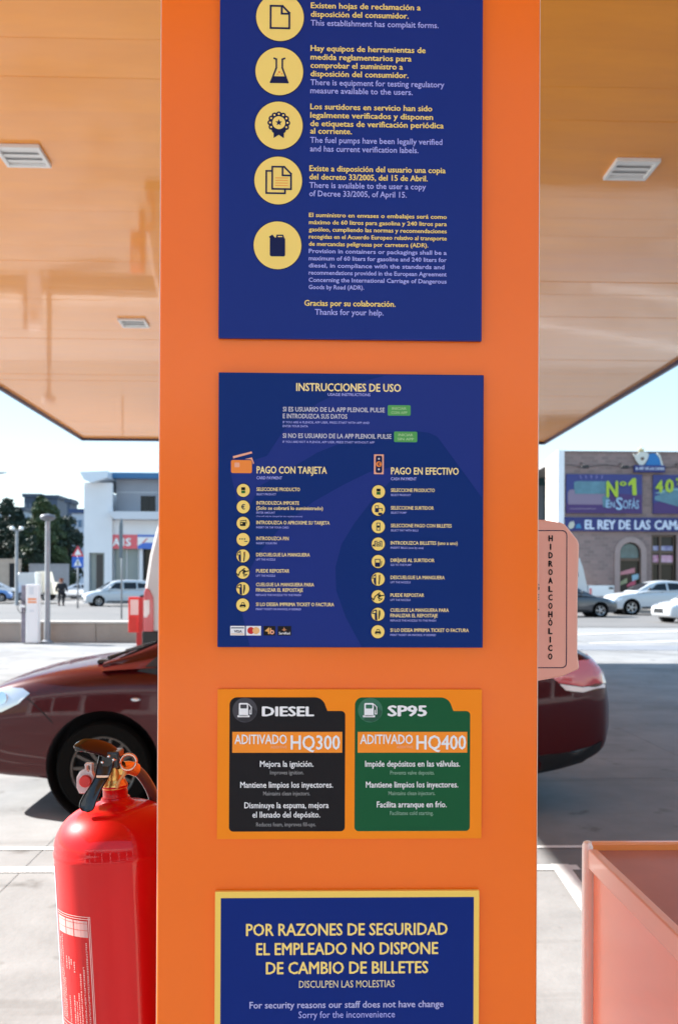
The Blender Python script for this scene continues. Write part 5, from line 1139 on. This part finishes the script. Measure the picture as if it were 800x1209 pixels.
for k, a_ in enumerate(arches):
    mb = MB(oo); ou = arch(a_, aw + .32, .5, at_ + .32); slab(mb, ou, [arch(a_, aw + .003, .3, at_ + .003)], YB - .09, YB - .004); mb.build('arch_surround', mat('arch_stone', (.36, .27, .25), .8, var=.1), sh)
    gl_ = MB(oo); gl_.prism(arch(a_, aw - .02, .5, at_ - .02), YB + .22, YB + .26); wn = gl_.build('arched_window', M['glass'], sh)
    mb = MB(oo); mb.box(a_ - aw, a_ + aw, YB + .08, YB + .20, zr(662), zr(659)); 
    mb.build('transom', M['frame'], wn)
    for s in (-1, 1): MB(oo).box(a_ + s * aw - .07, a_ + s * aw + .07, YB + .07, YB + .19, .5, at_ - aw).build('window_jamb', M['frame'], wn)
    if k == 0:
        up_ = arch(a_, aw - .08, zr(658.6), at_ - .08); MB(oo).prism(up_, YB + .19, YB + .21).build('fanlight_pane', mat('teal_glass', (.10, .17, .18), .1, var=.4, vs=2), wn)
        for (pa, pb, pc, pd, c_) in [(733, 672, 750, 676, (.55, .22, .25)), (747, 676, 755, 683, (.30, .5, .62)), (733, 684, 741, 688, (.3, .32, .18)), (741, 687, 751, 690, (.5, .08, .14))]:
            MB(oo).prism([(xr(pa), zr(pb + 3)), (xr(pc), zr(pd - 6)), (xr(pc), zr(pd)), (xr(pa), zr(pd + 3))], YB + .16, YB + .20).build('shop_display', mat('display', c_, .5), wn)
for k, (d0, d1) in enumerate(doors):
    MB(oo).box(d0, d1, YB + .24, YB + .28, .1, zr(631)).build('shop_door', M['glass'], sh)
    for z_ in ((631.2, 633.2), (650, 653), (664, 666)): MB(oo).box(d0, d1, YB + .1, YB + .235, zr(z_[1]), zr(z_[0])).build('door_rail', M['frame'], sh)
    for xx in (d0, d0 + (d1 - d0) * .33, d0 + (d1 - d0) * .9, d1 - .12): MB(oo).box(xx, xx + .12, YB + .09, YB + .236, .1, zr(631.3)).build('door_stile', M['frame'], sh)
    MB(oo).box(d0 + .14, d1 - .14, YB + .17, YB + .232, zr(663.5), zr(655)).build('shop_display', mat('magenta_display', (.35, .04, .16), .5, var=.7, vs=3, vcol=(.7, .5, .6)), sh)
    MB(oo).box(d0 + .14, d1 - .14, YB + .17, YB + .231, zr(649.5), zr(644)).build('shop_display', mat('violet_display', (.10, .08, .25), .5, var=.7, vs=3, vcol=(.5, .5, .65)), sh)
# white corner pipe and side wall
MB(oo).box(xr(657.3), x0 - .006, YB - .1, YB + .5, 0, zr(532)).build('corner_pilaster', mat('white_corner', (.80, .82, .84), .6), sh)
xs_ = at(643.5, YB + 3.6)
sd = MB(oo); sd.add([(xr(657.3), YB + .1, 0), (xs_ , YB + 3.6, 0), (xs_, YB + 3.6, zr(534)), (xr(657.3), YB + .1, zr(532)), (xr(657.3) + .3, YB + .3, 0), (xs_ + .3, YB + 3.8, 0), (xs_ + .3, YB + 3.8, zr(534)), (xr(657.3) + .3, YB + .3, zr(532))], [(0, 1, 2, 3), (7, 6, 5, 4), (0, 4, 5, 1), (3, 2, 6, 7), (0, 3, 7, 4), (1, 5, 6, 2)])
sd.build('side_wall', mat('pale_pink_render', (.62, .53, .48), .8), sh)
MB(oo).box(x0, x1, YB + .4, YB + 12, zr(536) - .2, zr(536)).build('roof', M['concrete'], sh)
MB(oo).box(xs_ + .35, x1, YB + 12, YB + 12.3, 0, zr(536) - .21).build('back_wall', M['brick'], sh)
# banners
bpu = mat('banner_purple', (.055, .02, .13), .45); bbl = mat('banner_blue', (.03, .04, .19), .45); teal = mat('sofa_teal', (.11, .24, .30), .6, var=.3, vs=1.2); lime = mat('lime_print', (.38, .52, .03), .5); skyp = mat('sky_print', (.32, .48, .66), .5); mauve = mat('mauve_print', (.22, .17, .25), .5)
def flat(pts, y, m, name, par, oo_=None):
    mb = MB(oo_ or oo); mb.prism([(xr(a), zr(b)) for a, b in pts], y - .01, y); return mb.build(name, m, par)
for (a, b, q) in ((667, 756.3, 0), (769.3, 862, 1)):
    bn = thing('banner', ['purple and blue sofa banner reading No 1 en sofas above the shop window', 'purple mattress banner reading 40 percent cut by the right edge'][q], 'banner', (xr((a + b) / 2), YB - .2, zr(606)))
    ob = bn.location.copy()
    MB(ob).box(xr(a), xr(b), YB - .14, YB - .02, zr(606.2), zr(560.2)).build('canvas', bbl, bn)
    flat([(a + .3, 606), (b - .3, 606), (b - .3, 584), (a + 50, 583), (a + .3, 594)], YB - .145, bpu, 'purple_print', bn, ob)
    if q == 0:
        for di, (pts, m_) in enumerate((([(676, 570), (679, 568.5), (714, 568.5), (716, 571), (716, 584), (676, 584)], teal), ([(668.5, 582), (671, 578.5), (676, 578.5), (679, 583), (712, 583), (716, 585), (716, 596), (669, 596)], mauve), ([(676, 577.5), (715, 577.5), (715, 583.5), (677, 583.5)], teal), ([(709, 587), (713, 585), (717, 588), (717, 599), (710, 599)], teal))):
            flat(pts, YB - .15 - .012 * di, m_, 'sofa_print', bn, ob)
        for k in range(5): flat([(684 + k * 6, 565.5), (685 + k * 6, 565.5), (683.4 + k * 6.6, 561.5), (682.2 + k * 6.6, 561.5)], YB - .152, mat('ray_print', (.20, .18, .4), .5), 'ray_print', bn, ob)
        flat([(739.5, 570.5), (745, 564.5), (748.6, 564.5), (749.6, 584.5), (744.6, 584.8), (744, 571.5), (740.2, 574)], YB - .18, lime, "lettering", bn, ob)
        rows = [("N", 713.5, 727.5, 587, 19, lime, .045), ("º", 729, 737.5, 581, 12.4, lime, .03), ("E", 713, 718, 599.5, 9, skyp, .03), ("N", 718.6, 723.5, 599.5, 7, skyp, .03), ("S", 724.6, 733, 602, 14.5, skyp, .03), ("OFÁS", 733.2, 752, 600.6, 10, skyp, .02)]
        flat([(671, 600.5), (702, 600.5), (702, 601.4), (671, 601.4)], YB - .16, mauve, 'small_print', bn, ob)
    else:
        flat([(771, 586), (790, 578), (850, 584), (850, 600), (800, 598), (771, 590)], YB - .16, teal, 'mattress_print', bn, ob)
        flat([(771, 582), (786, 576), (850, 576), (850, 581), (790, 584)], YB - .15, mat('pale_teal', (.2, .38, .42), .6), 'mattress_print', bn, ob)
        rows = [("4", 771, 780.5, 581, 14, lime, .05), ("0", 782.5, 793, 581, 15.5, lime, .05), ("%", 795, 806, 572, 8, lime, .03)]
    for tx, a_, b_, bs_, cap_, m_, bo in rows:
        V, F = text_geo(tx, bo, a_, b_, bs_, cap_); mb = MB(ob); mb.add([(xr(v[0]), YB - .225 - .004 * (i * 5 // len(V)), zr(v[1])) for i, v in enumerate(V)], F); mb.build('lettering', m_, bn)
nb = thing('shop_name_board', 'long navy board lettered EL REY DE LAS CAMAS along the brick shop front', 'sign', (xr(760), YB - .1, zr(627))); ob = nb.location.copy()
MB(ob).box(xr(665.5), xr(880), YB - .16, YB - .02, zr(627.3), zr(611)).build('board', mat('name_board_navy', (.012, .018, .14), .4), nb)
wp = mat('name_letter_white', (.62, .68, .80), .5)
for tx, a_, b_ in (("EL", 688.5, 700), ("REY", 703.5, 725), ("DE", 728.5, 742.5), ("LAS", 747, 766), ("CAMAS", 770.5, 811)):
    V, F = text_geo(tx, .055, a_, b_, 624.8, 10.8); mb = MB(ob); mb.add([(xr(v[0]), YB - .18 - .004 * (i * 5 // len(V)), zr(v[1])) for i, v in enumerate(V)], F); mb.build('lettering', wp, nb)
flat([(669, 622), (671, 617), (675, 615.5), (677, 619), (675, 624), (671, 625)], YB - .17, mat('emblem_cream', (.5, .5, .42), .5), 'emblem', nb, ob)
flat([(678, 624), (679, 619.5), (683, 618.5), (685, 624)], YB - .17, mat('emblem_blue', (.03, .2, .4), .5), 'emblem', nb, ob)
# roof emblem
re_ = thing('roof_emblem', 'cut-out emblem of a crown and blue blanket on a small navy plate at the parapet', 'sign', (xr(763.5), YB - .3, zr(557))); ob = re_.location.copy()
cream = mat('emblem_white', (.62, .62, .56), .5)
MB(ob).box(xr(746), xr(782), YB - .30, YB - .10, zr(557.5), zr(549.5)).build('name_plate', mat('plate_navy', (.012, .02, .16), .4), re_)
V, F = text_geo("EL REY DE LAS CAMAS", .04, 747.5, 781, 555, 3.2); mb = MB(ob); mb.add([(xr(v[0]), YB - .32 - .004 * (i * 5 // len(V)), zr(v[1])) for i, v in enumerate(V)], F); mb.build('lettering', wp, re_)
def flat2(pts, m, name, y=YB - .12, th=.16):
    mb = MB(ob); mb.prism([(xr(a), zr(b)) for a, b in pts], y - th, y); return mb.build(name, m, re_)
flat2([(745, 535.5), (749, 537), (753, 533.5), (759, 533.5), (763, 535), (764, 539), (760, 546), (757, 549.4), (753, 549.4), (749, 544)], cream, 'cut_out', YB - .1, .10)
flat2([(764, 549.4), (759, 549.4), (762, 544), (764, 536), (768, 535), (772, 535.6), (776, 542), (778, 549.4)], mat('blanket_blue', (.01, .16, .42), .5), 'blanket', YB - .1, .13)
flat2([(774, 534.5), (777, 537), (780, 547), (781, 549.4), (778.3, 549.4), (776.3, 541.5), (773, 535.5)], cream, 'blanket_hem', YB - .1, .10)
flat2([(752, 533.3), (751.5, 529), (753.6, 531), (754.6, 527), (756, 531), (758.4, 529), (757.6, 533.3)], mat('crown_gold', (.45, .38, .2), .4, metal=.3), 'crown', YB - .1, .10)
flat2(circ(756, 541.5, 2, 12), M['frame'], 'round_detail', YB - .2, .04)
# flood lamps on arms
for px in (684.5, 730.5, 797):
    fl = thing('flood_lamp', 'black flood lamp on the parapet wall, %s' % {684.5: 'leftmost, above the sofa print', 730.5: 'between sofa print and crown emblem', 797: 'at the right edge above the mattress banner'}[px], 'lamp', (xr(px), YB - .02, zr(550)), group='flood lamps on the shop front'); ob2 = fl.location.copy()
    MB(ob2).tube([(xr(px), YB, zr(547)), (xr(px), YB - .5, zr(549)), (xr(px), YB - .8, zr(552))], .035, 6).build('arm', M['black'], fl)
    MB(ob2).prism([(xr(px - 4.5), zr(555)), (xr(px + 4.5), zr(555)), (xr(px + 3.2), zr(551.5)), (xr(px - 4), zr(552.4))], YB - 1.05, YB - .75).build('lamp_head', M['black'], fl, bevel=.02)
cb_ = thing('overhead_cable', 'thin black cable sagging across the brick parapet', 'cable', (xr(700), YB - .08, zr(549)))
MB(cb_.location).tube([(xr(665) + (xr(860) - xr(665)) * k / 40, YB - .08, zr(549) - .12 * math.sin(k / 40 * math.pi * 4) ** 2) for k in range(41)], .018, 5).build('cable_run', M['black'], cb_)
# structure left of the shop
YQ = 66
t = thing('billboard', 'dark teal billboard frame with grey blind left of the brick shop', 'billboard', (at(638, YQ), YQ, 0)); oo = t.location.copy(); zq = lambda py: P(640, py, YQ).z
MB(oo).box(at(641.5, YQ), at(644.2, YQ), YQ, YQ + .3, 0, zq(553)).build('post', mat('dark_teal', (.02, .06, .08), .5), t)
MB(oo).box(at(615, YQ), at(641.3, YQ), YQ, YQ + .3, zq(573), zq(560)).build('header', mat('dark_teal_b', (.025, .075, .09), .5), t)
MB(oo).box(at(615, YQ), at(641.3, YQ), YQ + .1, YQ + .3, 0, zq(573.3)).build('blind', mat('blue_grey', (.16, .19, .22), .6), t)
